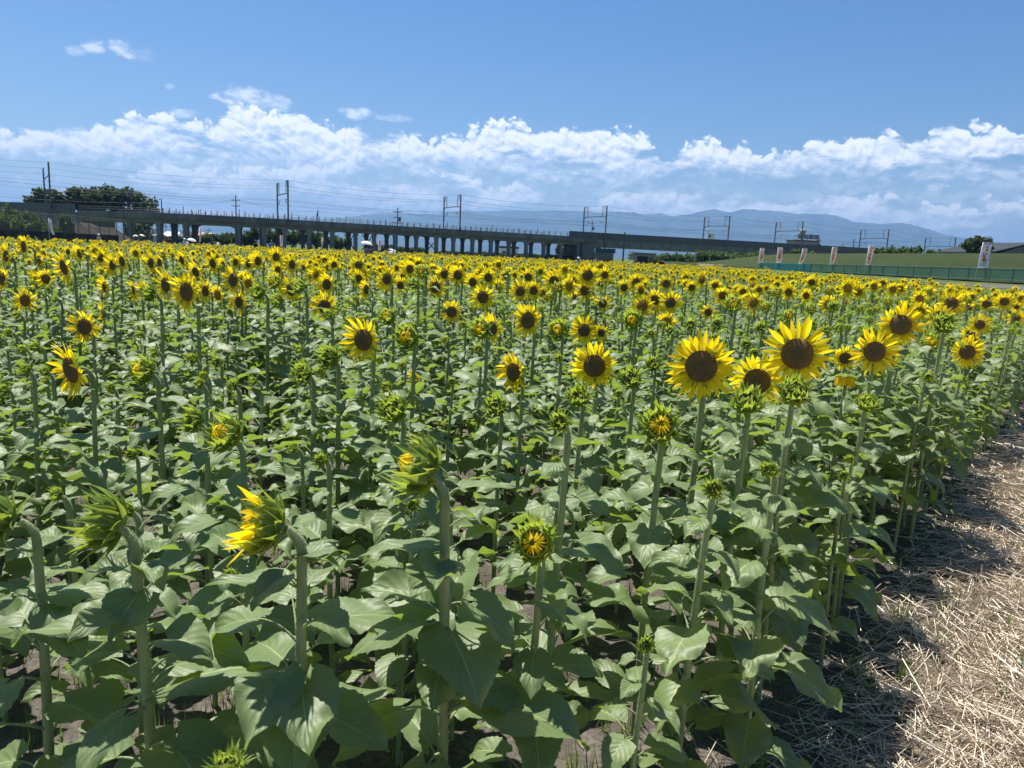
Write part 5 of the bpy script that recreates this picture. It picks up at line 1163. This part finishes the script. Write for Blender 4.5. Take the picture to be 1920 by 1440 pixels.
# ---- levee, road, low bank (setting)
def lbump(g, p, pos):
    b = g.node('ShaderNodeBump'); g.put(b.inputs['Strength'], 1.0); g.put(b.inputs['Distance'], .35); g.put(b.inputs['Height'], g.noise(pos, 2.5, 9, .8)); g.l.new(b.outputs[0], p.inputs['Normal']); return pos
MT['levee'] = mat('levee', rough=.9, spec=.1, fn=lambda g, p: (lambda pos: lbump(g, p, pos) and g.mix(g.mapr(g.noise(g.vm('MULTIPLY', pos, (1, .35, 1)), 1.6, 10, .8), .36, .62), g.mix(g.mapr(g.noise(pos, .12, 4), .35, .65), (.018, .042, .009), (.030, .058, .014)), (.050, .060, .022)))(g.node('ShaderNodeNewGeometry').outputs['Position']))
yy = np.concatenate([np.linspace(22, 120, 90), np.linspace(122, 235, 50)]); prof = [(36, 1.05), (39, 1.25), (44, 1.9), (49, 2.75), (54, 3.6), (57, 4.0), (61, 4.1), (66, 4.0), (74, 1.5), (80, -.2)]
X = np.zeros((len(yy), 41, 3)); pxs = np.interp(np.linspace(0, 1, 41), np.linspace(0, 1, 10), [p[0] for p in prof]); pzs = np.interp(np.linspace(0, 1, 41), np.linspace(0, 1, 10), [p[1] for p in prof])
for i, y in enumerate(yy):
    endf = np.clip((215 - y) / 60, 0, 1); endf = endf * endf * (3 - 2 * endf); shift = -3.0 * (y - 53) / 40 if y < 93 else -3.0 + 0
    xs = pxs + shift + (0 if y < 110 else (y - 110) * .03)
    X[i, :, 0] = xs; X[i, :, 1] = y; X[i, :, 2] = pzs * (.25 + .75 * endf) + (vnoise(xs * .7, np.full_like(xs, y) * .7, 5) - .5) * .07
mb = MB(); mb.grid(X); tag(mb.build('levee', MT['levee']), kind='structure')
mb = crown_mb([(1, 1, 1, 1, 1, 1)], 1, 1)  # (unused seed card)
r2 = np.random.default_rng(8); mb = MB(); n = 42000     # rough grass standing on the levee
yv = 24 + 170 * r2.random(n) ** 1.2; j = (r2.random(n) * 32); i0 = np.clip(np.searchsorted(yy, yv) - 1, 0, len(yy) - 2); j0 = j.astype(int)
f = ((yv - yy[i0]) / (yy[i0 + 1] - yy[i0]))[:, None]; c = X[i0, j0] * (1 - f) + X[i0 + 1, j0] * f; c[:, 0] += r2.uniform(0, 1, n) * 1.0
c[:, 2] = (X[i0, j0, 2] * (1 - (j - j0)) + X[i0, np.minimum(j0 + 1, 40), 2] * (j - j0)) - .03; c[:, 0] = X[i0, j0, 0] * (1 - (j - j0)) + X[i0, np.minimum(j0 + 1, 40), 0] * (j - j0)
h = r2.uniform(.05, .15, (n, 1)); a = r2.uniform(0, 6.28, n); sd2 = np.stack([np.cos(a), np.sin(a), 0 * a], 1) * .07; tip = np.concatenate([r2.normal(0, .08, (n, 2)), h], 1)
mb.add(np.stack([c - sd2, c + sd2, c + tip], 1).reshape(-1, 3), None, np.arange(3 * n).reshape(-1, 3))
MT['rough_grass'] = mat('rough_grass', rough=.8, spec=.1, transl=.15, tcol=(.12, .17, .03), fn=lambda g, p: g.mix(g.node('ShaderNodeNewGeometry').outputs['Random Per Island'], (.045, .078, .016), (.070, .10, .026)))

MT['road'] = mat('road', rough=.85, spec=.2, fn=nz((.075, .072, .068), (.11, .105, .098), 1.2, 5))
X = []
for y in np.linspace(25, 44, 30):
    xe = CP[0] - .5 + (y - CP[1]) * .10 + 4.2; b = .05; X.append([[x, y, float(bank(np.array(x), np.array(y))) + .006 if k < 3 else 1.02] for k, x in enumerate((xe, xe + 2.5, xe + 5.0, max(36.4 - 3.0 * (min(y, 93) - 53) / 40, xe + 5.2)))])
mb = MB(); mb.grid(np.array(X)); tag(mb.build('road', MT['road']), kind='structure')
X = []
for x in np.linspace(col_at(1232, 1, 128), col_at(1440, 1, 128), 24):       # lower grassy bank in front of the girder's right end
    X.append([[x, 120, -.05], [x + 1, 126, .55], [x + 2, 132, 1.3 + .12 * math.sin(x)], [x + 2, 142, 1.35], [x + 2, 150, -.05]])
mb = MB(); mb.grid(np.array(X)); tag(mb.build('low_bank', MT['levee']), kind='structure')
X = []
for k in range(8): x = col_at(1325 + k * 8, 1, 124); X.append([[x - 1.5, 121.6, .16], [x - .6, 126, .62], [x + .2, 131, 1.26]])
mb = MB(); mb.grid(np.array(X)); tag(mb.build('bare_soil_patch', mat('bare_soil', rough=.9, spec=.1, fn=nz((.13, .095, .07), (.19, .14, .10), 2, 5))), kind='structure')
x0 = col_at(1363, 1, 112); tree(x0, 112, 0, [(0, 0, .6, 1.1, .8, .55), (.7, 0, .5, .9, .7, .5)], 300, .2, 'crown_dark', 'low dark bush at the foot of the bare soil bank', 140, .06, 'shrub', cat='bush')
X = []
for k, px in enumerate(range(985, 1150, 12)):
    x = col_at(px, 1, 122); X.append([[x, 119, 0], [x, 121, .5 + .1 * math.sin(k)], [x, 124, .75 + .1 * math.sin(k * 2)], [x, 128, .6], [x, 131, 0]])
mb = MB(); mb.grid(np.array(X)); tag(mb.build('grass_verge', MT['levee']), kind='structure')

# ---- green mesh fence and its banners
FA, FB = np.array([col_at(1424, 1.3, 93.5), 93.5]), np.array([col_at(1877, 1.5, 53), 53.0])
fd = (FB - FA) / np.linalg.norm(FB - FA); FL = np.linalg.norm(FB - FA)
def fz(s): return .95 + .25 * np.clip(s / FL, 0, 1.3)
o = empty('net_fence', (*FA, 0), 0, 'low green mesh fence with round posts running below the levee', 'fence'); off = -np.array(o.location)
MT['green_paint'] = mat('green_paint', (.03, .11, .085), .5, .4)
MT['net'] = mat('net', rough=.6, spec=.3, fn=nz((.015, .085, .065), (.02, .11, .085), 1.5, 3))
nt = bpy.data.materials['net'].node_tree; g = G(nt); outn = nt.nodes['Material Output']; tp = g.node('ShaderNodeBsdfTransparent'); mx = g.node('ShaderNodeMixShader')
uvn = g.node('ShaderNodeUVMap').outputs[0]; u_, v_, _ = g.sep(uvn)
hole = g.m('MULTIPLY', g.m('GREATER_THAN', g.m('FRACT', u_), .42), g.m('GREATER_THAN', g.m('FRACT', v_), .42)); g.put(mx.inputs[0], hole); g.l.new(nt.nodes['Principled BSDF'].outputs[0], mx.inputs[1]); g.l.new(tp.outputs[0], mx.inputs[2]); g.l.new(mx.outputs[0], outn.inputs[0])
FH = .80; sp = 2.2; nposts = int(FL / sp) + 8; X = []
for k in range(nposts):
    q = FA + fd * k * sp; z = fz(k * sp); mb = MB(); mb.tube([[*q, z - .3], [*q, z + FH + .03]], .035, 6); ob = mb.build('post', MT['green_paint'], o, False); ob.location = off
    X.append([[*q, z + .04], [*q, z + FH]])
X = np.array(X); UVf = np.stack([np.stack([np.arange(nposts) * sp * 30, np.zeros(nposts)], 1), np.stack([np.arange(nposts) * sp * 30, np.full(nposts, FH * 30)], 1)], 1)
mb = MB(); mb.grid(X, UVf); ob = mb.build('net', MT['net'], o, False); ob.location = off
mb = MB(); mb.tube(X[:, 1], .028, 5); mb.tube(X[:, 0], .02, 5); ob = mb.build('rail', MT['green_paint'], o, False); ob.location = off
mb = MB(); mb.box((*(FA + fd * 3.2 * sp), fz(6) + FH / 2), (.02, .02, .02)); 
SB = [FA - np.array([.06, 0]) + fd * s for s in np.arange(0, 6.6 * sp, sp)]; Xs = np.array([[[*q, fz(i * sp) + .02], [*q, fz(i * sp) + FH]] for i, q in enumerate(SB)]); mb = MB(); mb.grid(Xs); ob = mb.build('blue_green_sheet', mat('sheet', (.012, .11, .11), .7, .2), o, False); ob.location = off

def banner_fn(blue, pink):
    def f(g, p):
        uv = g.node('ShaderNodeUVMap').outputs[0]; u, v, _ = g.sep(uv)
        c = g.mix(g.mapr(v, .18, .5), (.85, .88, .88), blue)
        n = g.noise(g.comb(g.m('MULTIPLY', u, 2), g.m('MULTIPLY', v, 7), 1.0), 2.2, 3)
        inn = g.m('MULTIPLY', g.mapr(g.m('ABSOLUTE', g.m('SUBTRACT', u, .5)), .30, .40, 1, 0), g.m('MULTIPLY', g.mapr(v, .24, .28), g.mapr(v, .93, .96, 1, 0)))
        c = g.mix(g.m('MULTIPLY', inn, .8), c, g.mix(g.mapr(n, .4, .6), (.70, .52, .40), pink))
        gr = g.m('MULTIPLY', g.m('MULTIPLY', g.mapr(v, .06, .08), g.mapr(v, .22, .25, 1, 0)), g.mapr(g.m('ABSOLUTE', g.m('SUBTRACT', u, .5)), .36, .40, 1, 0))
        return g.mix(gr, c, (.10, .22, .07))
    return f
MT['banner_blue'] = mat('banner_blue', rough=.7, spec=.2, transl=.5, tcol=(.7, .75, .85), fn=banner_fn((.12, .26, .66), (.80, .34, .26)))
MT['banner_pink'] = mat('banner_pink', rough=.7, spec=.2, transl=.5, tcol=(.9, .75, .72), fn=banner_fn((.48, .50, .70), (.80, .30, .20)))
MT['banner_red'] = mat('glyph_red', (.62, .10, .09), .7, .2); MT['banner_yellow'] = mat('flower_yellow', (.80, .55, .12), .7, .2); MT['banner_brown'] = mat('flower_brown', (.22, .09, .03), .7, .2)
def banner(x, y, z0, hgt, wd, label, m, seed, polez=None, skew=.0, rz_=0, curl=.0, zc=None, group='upright banners along the fence'):
    """nobori banner: pole, top arm, cloth with its printed flowers and strokes. hgt = cloth height, zc = cloth bottom"""
    o = empty('banner', (x, y, z0), rz_, label, 'banner', group); r2 = np.random.default_rng(seed); zc = 1.0 if zc is None else zc
    mb = MB(); mb.tube([[-.02, 0, 0], [-.02 + skew * (zc + hgt), 0, zc + hgt + .06]], .018, 6); mb.tube([[skew * (zc + hgt) - .02, 0, zc + hgt + .05], [skew * (zc + hgt) + wd, 0, zc + hgt + .05]], .012, 5); mb.build('pole', MT['white_paint'], o)
    nu, nv = 16, 6; ph = r2.uniform(0, 6)
    def S(u, v, e=0): return [u * wd * (1 - .25 * curl * (1 - v)) + skew * (zc + v * hgt) - curl * wd * .5 * (1 - v) ** 2, math.sin(v * 5 + ph) * .05 * u + math.sin(u * 4 + v * 3) * .03 + e, zc + v * hgt]
    Xf = np.array([[S(j / nv, i / nu, -.002) for j in range(nv + 1)] for i in range(nu + 1)]); Xb = np.array([[S(j / nv, i / nu, .002) for j in range(nv + 1)] for i in range(nu + 1)])
    uvb = np.array([[[j / nv, i / nu] for j in range(nv + 1)] for i in range(nu + 1)])
    mb = MB(); mb.grid(Xf, uvb); mb.grid(Xb[:, ::-1], uvb[:, ::-1]); cl = mb.build('cloth', MT[m], o)
    mb = MB()                                   # printed strokes and flower heads, 3 mm proud of the cloth
    def disc(u, v, r_, mi, n=10, e=-.006):
        c = S(u, v, e); V = [c]; 
        for k in range(n): a = k * 2 * math.pi / n; V.append(S(u + r_ / wd * math.cos(a), v + r_ / hgt * math.sin(a), e))
        mb.add(V, None, [[0, 1 + k, 1 + (k + 1) % n] for k in range(n)], mat=mi)
    for v in (.74, .44, .33): disc(.5 + r2.uniform(-.1, .12), v, wd * .21, 1); disc(.5 + r2.uniform(-.03, .03), v, wd * .09, 2, e=-.009)
    for v in (.86, .60, .52, .38, .29):
        for k in range(4):
            u = .5 + r2.uniform(-.2, .2); dv = r2.uniform(-.025, .025); a = r2.uniform(0, 3.14); l = .16
            p0, p1 = np.array([u - l * math.cos(a), v + dv - l * .3 * math.sin(a)]), np.array([u + l * math.cos(a), v + dv + l * .3 * math.sin(a)]); nn = np.array([-(p1 - p0)[1], (p1 - p0)[0]]); nn = np.array([-math.sin(a) * .045, .012 * math.cos(a) + .004])
            mb.add([S(*(p0 - nn), -.011), S(*(p1 - nn), -.011), S(*(p1 + nn), -.011), S(*(p0 + nn), -.011)], [[0, 1, 2, 3]], mat=0)
    mb.build('print', [MT['banner_red'], MT['banner_yellow'], MT['banner_brown']], cl, False); return o
for i, (px, yt, yb, wpx, m, skew, curl, lab) in enumerate([(1427, 466, 493, 8, 'banner_pink', .06, 0, 'small pink and white banner, leftmost above the green mesh fence'), (1460, 465, 493, 9, 'banner_pink', .05, 0, 'pink banner second from the left above the green mesh fence'),
        (1505, 467, 495, 9, 'banner_pink', .06, .9, 'pink banner whose lower end curls to the left'), (1560, 464, 496, 9, 'banner_pink', .07, .2, 'pink banner fourth from the left, in front of the noise wall end'),
        (1627, 461, 497, 10, 'banner_pink', .08, .2, 'tall narrow pink banner right of the fourth'), (1840, 456, 503, 17, 'banner_blue', .08, 0, 'largest blue banner with yellow flowers, in front of the dark levee tree')]):
    # distance along the fence at this pixel
    best = min(np.arange(-2, FL + 14, .25), key=lambda s: abs(float(pix(*(np.array([v]) for v in (*(FA + fd * s), 1.8)))[0][0]) - px)); q = FA + fd * best; z = fz(best)
    zt, zb_ = zat(px, yt, q[1]), zat(px, yb, q[1]); wd = wpx * q[1] / FPX
    banner(q[0] - wd / 2 - skew * 2, q[1] - .15, z, zt - zb_, wd, lab, m, i, skew=skew, curl=curl, zc=zb_ - z)
for i, (px, yt, yb, wpx, d_, m, lab, curl) in enumerate([(527, 442, 461, 5, 92, 'banner_pink', 'pale pink banner between the viaduct columns right of the person in blue', .3), (605, 446, 464, 3, 95, 'banner_pink', 'thin pale banner left of the crossed braces', .8), (711, 450, 469, 4.5, 90, 'banner_pink', 'reddish banner right of the white parasol', 0),
        (376, 428, 453, 4, 88, 'banner_pink', 'thin twisted pale banner right of the big white umbrella', .6)]):
    zt, zb_ = zat(px, yt, d_), zat(px, yb, d_); banner(col_at(px, 2, d_) - .1, d_, 0, zt - zb_, wpx * d_ / FPX, lab, m, 20 + i, zc=zb_, curl=curl, group='banners at the far side of the field')
o = empty('streamer', (col_at(103, 2, 96), 95, 0), 0, 'narrow white streamer hanging before the mesh fence at far left', 'streamer')
mb = MB(); za, zb_ = zat(103, 411, 95), zat(103, 440, 95); mb.tube([[-.15, 0, 0], [-.15, 0, za + .1]], .02, 5); mb.build('pole', MT['white_paint'], o)
X = np.array([[[(.32 * s) + .35 * t ** 2 - .1, .05 * math.sin(t * 6), za - (za - zb_) * t] for s in (0, 1)] for t in np.linspace(0, 1, 12)]); mb = MB(); mb.grid(X); mb.grid(X[:, ::-1] + [0, .004, 0]); mb.build('cloth', mat('streamer', (.7, .7, .68), .7, .2, transl=.3, tcol=(.7, .7, .68)), o)

# ---- people among the flowers (far away, mostly hidden)
def skin_mesh(verts, edges, radii, name, m, sub=1):
    me = bpy.data.meshes.new(name); me.from_pydata([tuple(v) for v in verts], edges, []); ob = bpy.data.objects.new(name + '_tmp', me); C.objects.link(ob)
    sk = ob.modifiers.new('s', 'SKIN'); 
    if not me.skin_vertices: me.skin_vertices.new(name='')
    for i, rv in enumerate(radii): me.skin_vertices[0].data[i].radius = rv if isinstance(rv, tuple) else (rv, rv); me.skin_vertices[0].data[i].use_root = (i == 0)
    ss = ob.modifiers.new('d', 'SUBSURF'); ss.levels = ss.render_levels = sub
    dg = bpy.context.evaluated_depsgraph_get(); dg.update(); nm = bpy.data.meshes.new_from_object(ob.evaluated_get(dg)); bpy.data.objects.remove(ob)
    nm.name = name; nm.materials.clear(); nm.materials.append(m)
    for p_ in nm.polygons: p_.use_smooth = True
    return nm
MT['skin'] = mat('skin', (.50, .32, .23), .55, .35); MT['hair_black'] = mat('hair_black', (.015, .012, .01), .5, .4)
def person(px, pyfeetz, d, face, shirt, hat, label, hold=None, height=1.65, trousers=(.05, .055, .07), wide=1.0):
    s = height / 1.7; x = col_at(px, 1.4, d); o = empty('person', (x, d, 0), face, label, 'person', 'visitors in the field')
    R_ = [.0, 0, .98]; V = [(0, 0, .95), (0, 0, 1.12), (0, 0, 1.30), (0, 0, 1.42), (0, -.01, 1.50), (0, -.015, 1.58), (0, -.02, 1.66)]; E = [(0, 1), (1, 2), (2, 3), (3, 4), (4, 5), (5, 6)]; RR = [(.15, .11), (.135, .10), (.165, .11), (.10, .075), (.052, .055), (.078, .095), (.070, .085)]
    def chain(start, pts, rad):
        p = start
        for q, rv in zip(pts, rad): V.append(q); RR.append(rv); E.append((p, len(V) - 1)); p = len(V) - 1
        return p
    hands = []
    for sgn in (-1, 1):
        chain(0, [(sgn * .10, 0, .86), (sgn * .11, -.01, .50), (sgn * .11, .02, .10), (sgn * .12, -.13, .035)], [.088, .058, .040, .036])
        up = hold == 'both' or (hold == 'one' and sgn == 1)
        pts = [(sgn * .19, 0, 1.40), (sgn * .25, -.05, 1.16), (sgn * .16, -.26, 1.28)] if up else [(sgn * .19, 0, 1.40), (sgn * .25, .02, 1.12), (sgn * .24, -.08, .88)]
        chain(3, pts, [.055, .040, .028]); hands.append((np.array(pts[-1]), np.array(pts[-1]) - np.array(pts[-2]), up))
    body = skin_mesh(V, E, RR, 'body', MT['skin'])
    ob = bpy.data.objects.new('body', body); C.objects.link(ob); ob.parent = o; ob.scale = (s, s, s)
    mb = MB()           # face, ears, hands with fingers joined to the body shell
    for hp, hd, up in hands:
        hd = hd / np.linalg.norm(hd); sidev = np.cross(hd, [0, 0, 1.0]) if abs(hd[2]) < .9 else np.array([0, 1.0, 0]); sidev /= np.linalg.norm(sidev); nm_ = np.cross(hd, sidev)
        mb.tube([hp, hp + hd * .045, hp + hd * .085], [.026, .034, .028], 6)
        for k in range(4):
            b0 = hp + hd * .08 + sidev * (k - 1.5) * .017; L_ = (.062, .072, .068, .05)[k]; c = 1.0 if up else .35
            mb.tube([b0, b0 + hd * L_ * .4 + nm_ * L_ * .1 * c, b0 + hd * L_ * .65 + nm_ * L_ * .45 * c, b0 + hd * L_ * (.9 - .5 * c) + nm_ * L_ * .75 * c], [.0088, .0082, .0075, .006], 5)
        mb.tube([hp + hd * .02 + sidev * .026, hp + hd * .05 + sidev * .048, hp + hd * .07 + sidev * .045 + nm_ * .02], [.011, .009, .007], 5)
    mb.tube([(0, -.105, 1.60), (0, -.128, 1.575)], [.010, .014], 5); mb.tube([(-.022, -.108, 1.548), (.022, -.108, 1.548)], .007, 5)
    for sg in (-1, 1): mb.tube([(sg * .078, -.01, 1.63), (sg * .088, 0, 1.60), (sg * .078, -.01, 1.57)], .012, 5)
    fo = mb.build('face_and_hands', MT['skin'], ob)
    mb = MB()
    for sg in (-1, 1): mb.tube([(sg * .045, -.092, 1.615), (sg * .022, -.100, 1.615)], .008, 5)
    mb.build('eyes', MT['hair_black'], ob)
    i_t = [0, 1, 2, 3]; tv = [V[i] for i in i_t]; te = [(0, 1), (1, 2), (2, 3)]; tr_ = [tuple(q * 1.16 * wide for q in RR[i]) for i in (0, 1, 2)] + [(.11, .085)]
    for sgn, h_ in ((-1, 0), (1, 1)):
        base = 3; tv.append((sgn * .19, 0, 1.40)); tr_.append(.07); te.append((base, len(tv) - 1)); up = hands[h_][2]; tv.append((sgn * .25, -.05, 1.17) if up else (sgn * .25, .02, 1.14)); tr_.append(.055); te.append((len(tv) - 2, len(tv) - 1))
    sm = skin_mesh(tv, te, tr_, 'shirt', mat('shirt', shirt, .8, .2)); so = bpy.data.objects.new('shirt', sm); C.objects.link(so); so.parent = ob
    pv = [(0, 0, .97), (-.10, 0, .86), (-.11, -.01, .5), (-.11, .02, .12), (.10, 0, .86), (.11, -.01, .5), (.11, .02, .12)]; pe = [(0, 1), (1, 2), (2, 3), (0, 4), (4, 5), (5, 6)]
    pm = skin_mesh(pv, pe, [(.16, .125), .105, .075, .06, .105, .075, .06], 'trousers', mat('trousers', trousers, .8, .2)); po = bpy.data.objects.new('trousers', pm); C.objects.link(po); po.parent = ob
    mb = MB()
    mb.lathe([(.088, -.10), (.105, -.03), (.100, .04), (.06, .085), (.005, .10)], 14, c=(0, .015, 1.64)); mb.build('hair', MT['hair_black'], ob)
    if hat is not None: mb = MB(); mb.lathe([(.19, -.02), (.18, -.012), (.105, .0), (.10, .07), (.06, .11), (.004, .115)], 16, c=(0, 0, 1.665)); mb.build('hat', mat('hat', hat, .8, .2), ob)
    return o, s
def parasol(px, ytop, d, dia, cols, label, tilt=(0, 0), zlow=None):
    zt = zat(px, ytop, d); x = col_at(px, zt, d); o = empty('parasol', (x, d, zt - .9), 0, label, 'parasol', 'parasols held by visitors'); o.rotation_euler = (tilt[0], tilt[1], 0)
    R_ = dia / 2; n = 8; mbs = [MB() for _ in cols]
    for k in range(n):
        a0, a1 = k * 2 * math.pi / n, (k + 1) * 2 * math.pi / n; Xp = []
        for t in np.linspace(0, 1, 6):
            rr_ = R_ * math.sin(t * 1.15) / math.sin(1.15); zz = .9 - R_ * .48 * (1 - math.cos(t * 1.15)) / (1 - math.cos(1.15)); Xp.append([[rr_ * math.cos(a) * (1 - .06 * t * math.sin((a - a0) / (a1 - a0) * math.pi)), rr_ * math.sin(a) * (1 - .06 * t * math.sin((a - a0) / (a1 - a0) * math.pi)), zz] for a in np.linspace(a0, a1, 4)])
        mbs[k % len(cols)].grid(np.array(Xp))
    for m_, c_ in zip(mbs, cols): m_.build('canopy', mat('parasol_cloth', c_, .7, .2, transl=.15, tcol=c_), o)
    mb = MB(); mb.tube([[0, 0, .97], [0, 0, .0]], .010, 5); mb.tube([[0, 0, 0], [.03, 0, -.04], [.06, 0, 0]], .010, 5); mb.build('shaft', MT['dark_metal'], o); return o
WHT = (.80, .80, .79)
PE = [(509, 66, .4, (.07, .20, .38), None, 'person in a blue shirt standing among the far flowers', None, 1.68), (479, 64, 2.5, (.02, .025, .03), None, 'person in dark clothes left of the person in blue', None, 1.62),
 (688, 56, 2.8, (.24, .20, .28), None, 'person in a grey shirt under the white parasol', 'one', 1.62), (697, 58, 3.4, (.10, .08, .08), None, 'dark haired person close behind the one in the grey shirt', None, 1.55), (729, 55, 2.9, (.13, .15, .15), None, 'person in dark grey bending under the black and white parasol', 'one', 1.42),
 (356, 80, 2.9, (.03, .03, .035), None, 'dark figure under the biggest white umbrella', 'one', 1.6), (346, 78, 2.9, (.6, .6, .6), WHT, 'person in a white hat left of the biggest white umbrella', None, 1.5), (399, 76, 3.0, (.03, .03, .03), None, 'dark figure with a black and white umbrella', 'one', 1.5),
 (263, 88, 3, (.06, .07, .09), None, 'dark figure under the right one of two small white umbrellas', 'one', 1.62), (254, 88, 3, (.06, .07, .09), None, 'dark figure under the left one of two small white umbrellas', 'one', 1.62), (309, 84, 3, (.04, .05, .06), None, 'dark clothed person beside the lamp pole', None, 1.55),
 (1085, 62, 3.6, (.32, .36, .42), (.62, .62, .60), 'stooping person in pale hat and grey blue shirt in front of the grass verge', None, 1.42), (1104, 115, 3, (.03, .03, .03), None, 'small dark figure left of the blue roofed booth', None, 1.6), (185, 88, 3, (.5, .5, .5), WHT, 'person in a round white hat before the dark wall', None, 1.55)]
for px, d_, fc, sh_, hat, lab, hold, hh in PE: person(px, 0, d_, fc, sh_, hat, lab, hold, hh)
parasol(685, 451.5, 56, .92, [WHT], 'white parasol held up in the middle of the far field', (-.1, .12)); parasol(730, 464, 55, .80, [(.02, .02, .02), WHT], 'tilted black and white parasol right of the white one', (.5, .5))
parasol(357, 446.5, 79, .98, [WHT], 'biggest white umbrella before the second viaduct column', (-.2, .1)); parasol(347, 451.5, 78, .42, [WHT], 'small white sunshade touching the biggest umbrella', (-.5, 0)); parasol(399, 451, 75, .75, [WHT, (.03, .03, .03)], 'striped black and white umbrella right of the biggest one', (-.5, .5))
parasol(263, 439, 88, .62, [WHT], 'right one of two small white umbrellas at the left', (-.2, .15)); parasol(255, 440, 88, .62, [WHT], 'left one of two small white umbrellas at the left', (-.2, -.2)); 

# ---- mountains
azs = np.linspace(-.80, .80, 420)
RG = [(-300, 372), (-60, 374), (0, 376), (150, 386), (300, 396), (450, 404), (600, 411), (650, 407), (690, 402), (720, 401), (745, 401), (785, 402), (830, 399), (870, 395), (910, 396), (960, 394), (1000, 396), (1040, 395), (1080, 396), (1120, 398), (1150, 396), (1190, 398), (1212, 402), (1235, 400), (1262, 406), (1290, 402), (1322, 395), (1340, 392), (1367, 398), (1395, 391), (1420, 394), (1445, 394), (1470, 397), (1500, 401), (1530, 401), (1552, 401), (1580, 408), (1605, 417), (1620, 417), (1660, 420), (1692, 417), (1722, 424), (1762, 437), (1800, 445), (1850, 452), (1900, 457), (1960, 462), (2300, 478)]
ra = []; re = []
for a, b in RG: v = ray(a, b); ra.append(math.atan2(v[0], v[1])); re.append(v[2] / math.hypot(v[0], v[1]))
el_ = np.interp(azs, ra, re); D_ = np.array([10500, 11200, 11900, 12600, 13300, 14000, 14600, 15200, 15600, 16000, 17000, 18500.]); hf = np.array([0, .10, .22, .36, .50, .64, .78, .92, 1.0, .93, .5, 0.])
X = np.zeros((len(azs), len(D_), 3))
for j, (dd, h_) in enumerate(zip(D_, hf)):
    nz_ = (vnoise(azs * 55, np.full_like(azs, j * .8), 7) - .5) * .30 + (vnoise(azs * 150, np.full_like(azs, j * 1.3), 8) - .5) * .16 + (vnoise(azs * 420, np.full_like(azs, j * 2.1), 9) - .5) * .05
    zz = el_ * 15600 * h_ * (1 + nz_ * (0 if j == 8 else 1) * (1.0 if h_ < .95 else .4)) + (vnoise(azs * 420, azs * 0 + j, 4) - .5) * 22 * (j == 8)
    zz = np.minimum(zz, el_ * dd * .995) if j != 8 else zz
    X[:, j] = np.stack([np.sin(azs) * dd, np.cos(azs) * dd, np.maximum(zz, -20) + (0 if 0 < j < 11 else -30)], 1)
mb = MB(); mb.grid(X); MT['forest'] = mat('forest', rough=.95, spec=.05, fn=nz((.015, .032, .015), (.045, .07, .028), .0016, 6)); tag(mb.build('mountains', MT['forest']), kind='structure')
# ---- haze
hz = bpy.data.materials.new('haze'); hz.use_nodes = True; hz.node_tree.nodes.clear(); g = G(hz.node_tree); ho = g.node('ShaderNodeOutputMaterial'); pv_ = g.node('ShaderNodeVolumePrincipled')
pv_.inputs['Color'].default_value = HAZE_COL; pv_.inputs['Density'].default_value = HAZE_D; pv_.inputs['Anisotropy'].default_value = .25; g.l.new(pv_.outputs[0], ho.inputs['Volume'])
mb = MB(); mb.hexa([[-24000, -2900, -60], [24000, -2900, -60], [24000, 21900, -60], [-24000, 21900, -60], [-24000, -2900, 1075], [24000, -2900, 1075], [24000, 21900, 1075], [-24000, 21900, 1075]])
if HAZE_D: tag(mb.build('haze', hz, None, False), 'pale blue summer haze in front of the mountains', 'haze', kind='stuff')
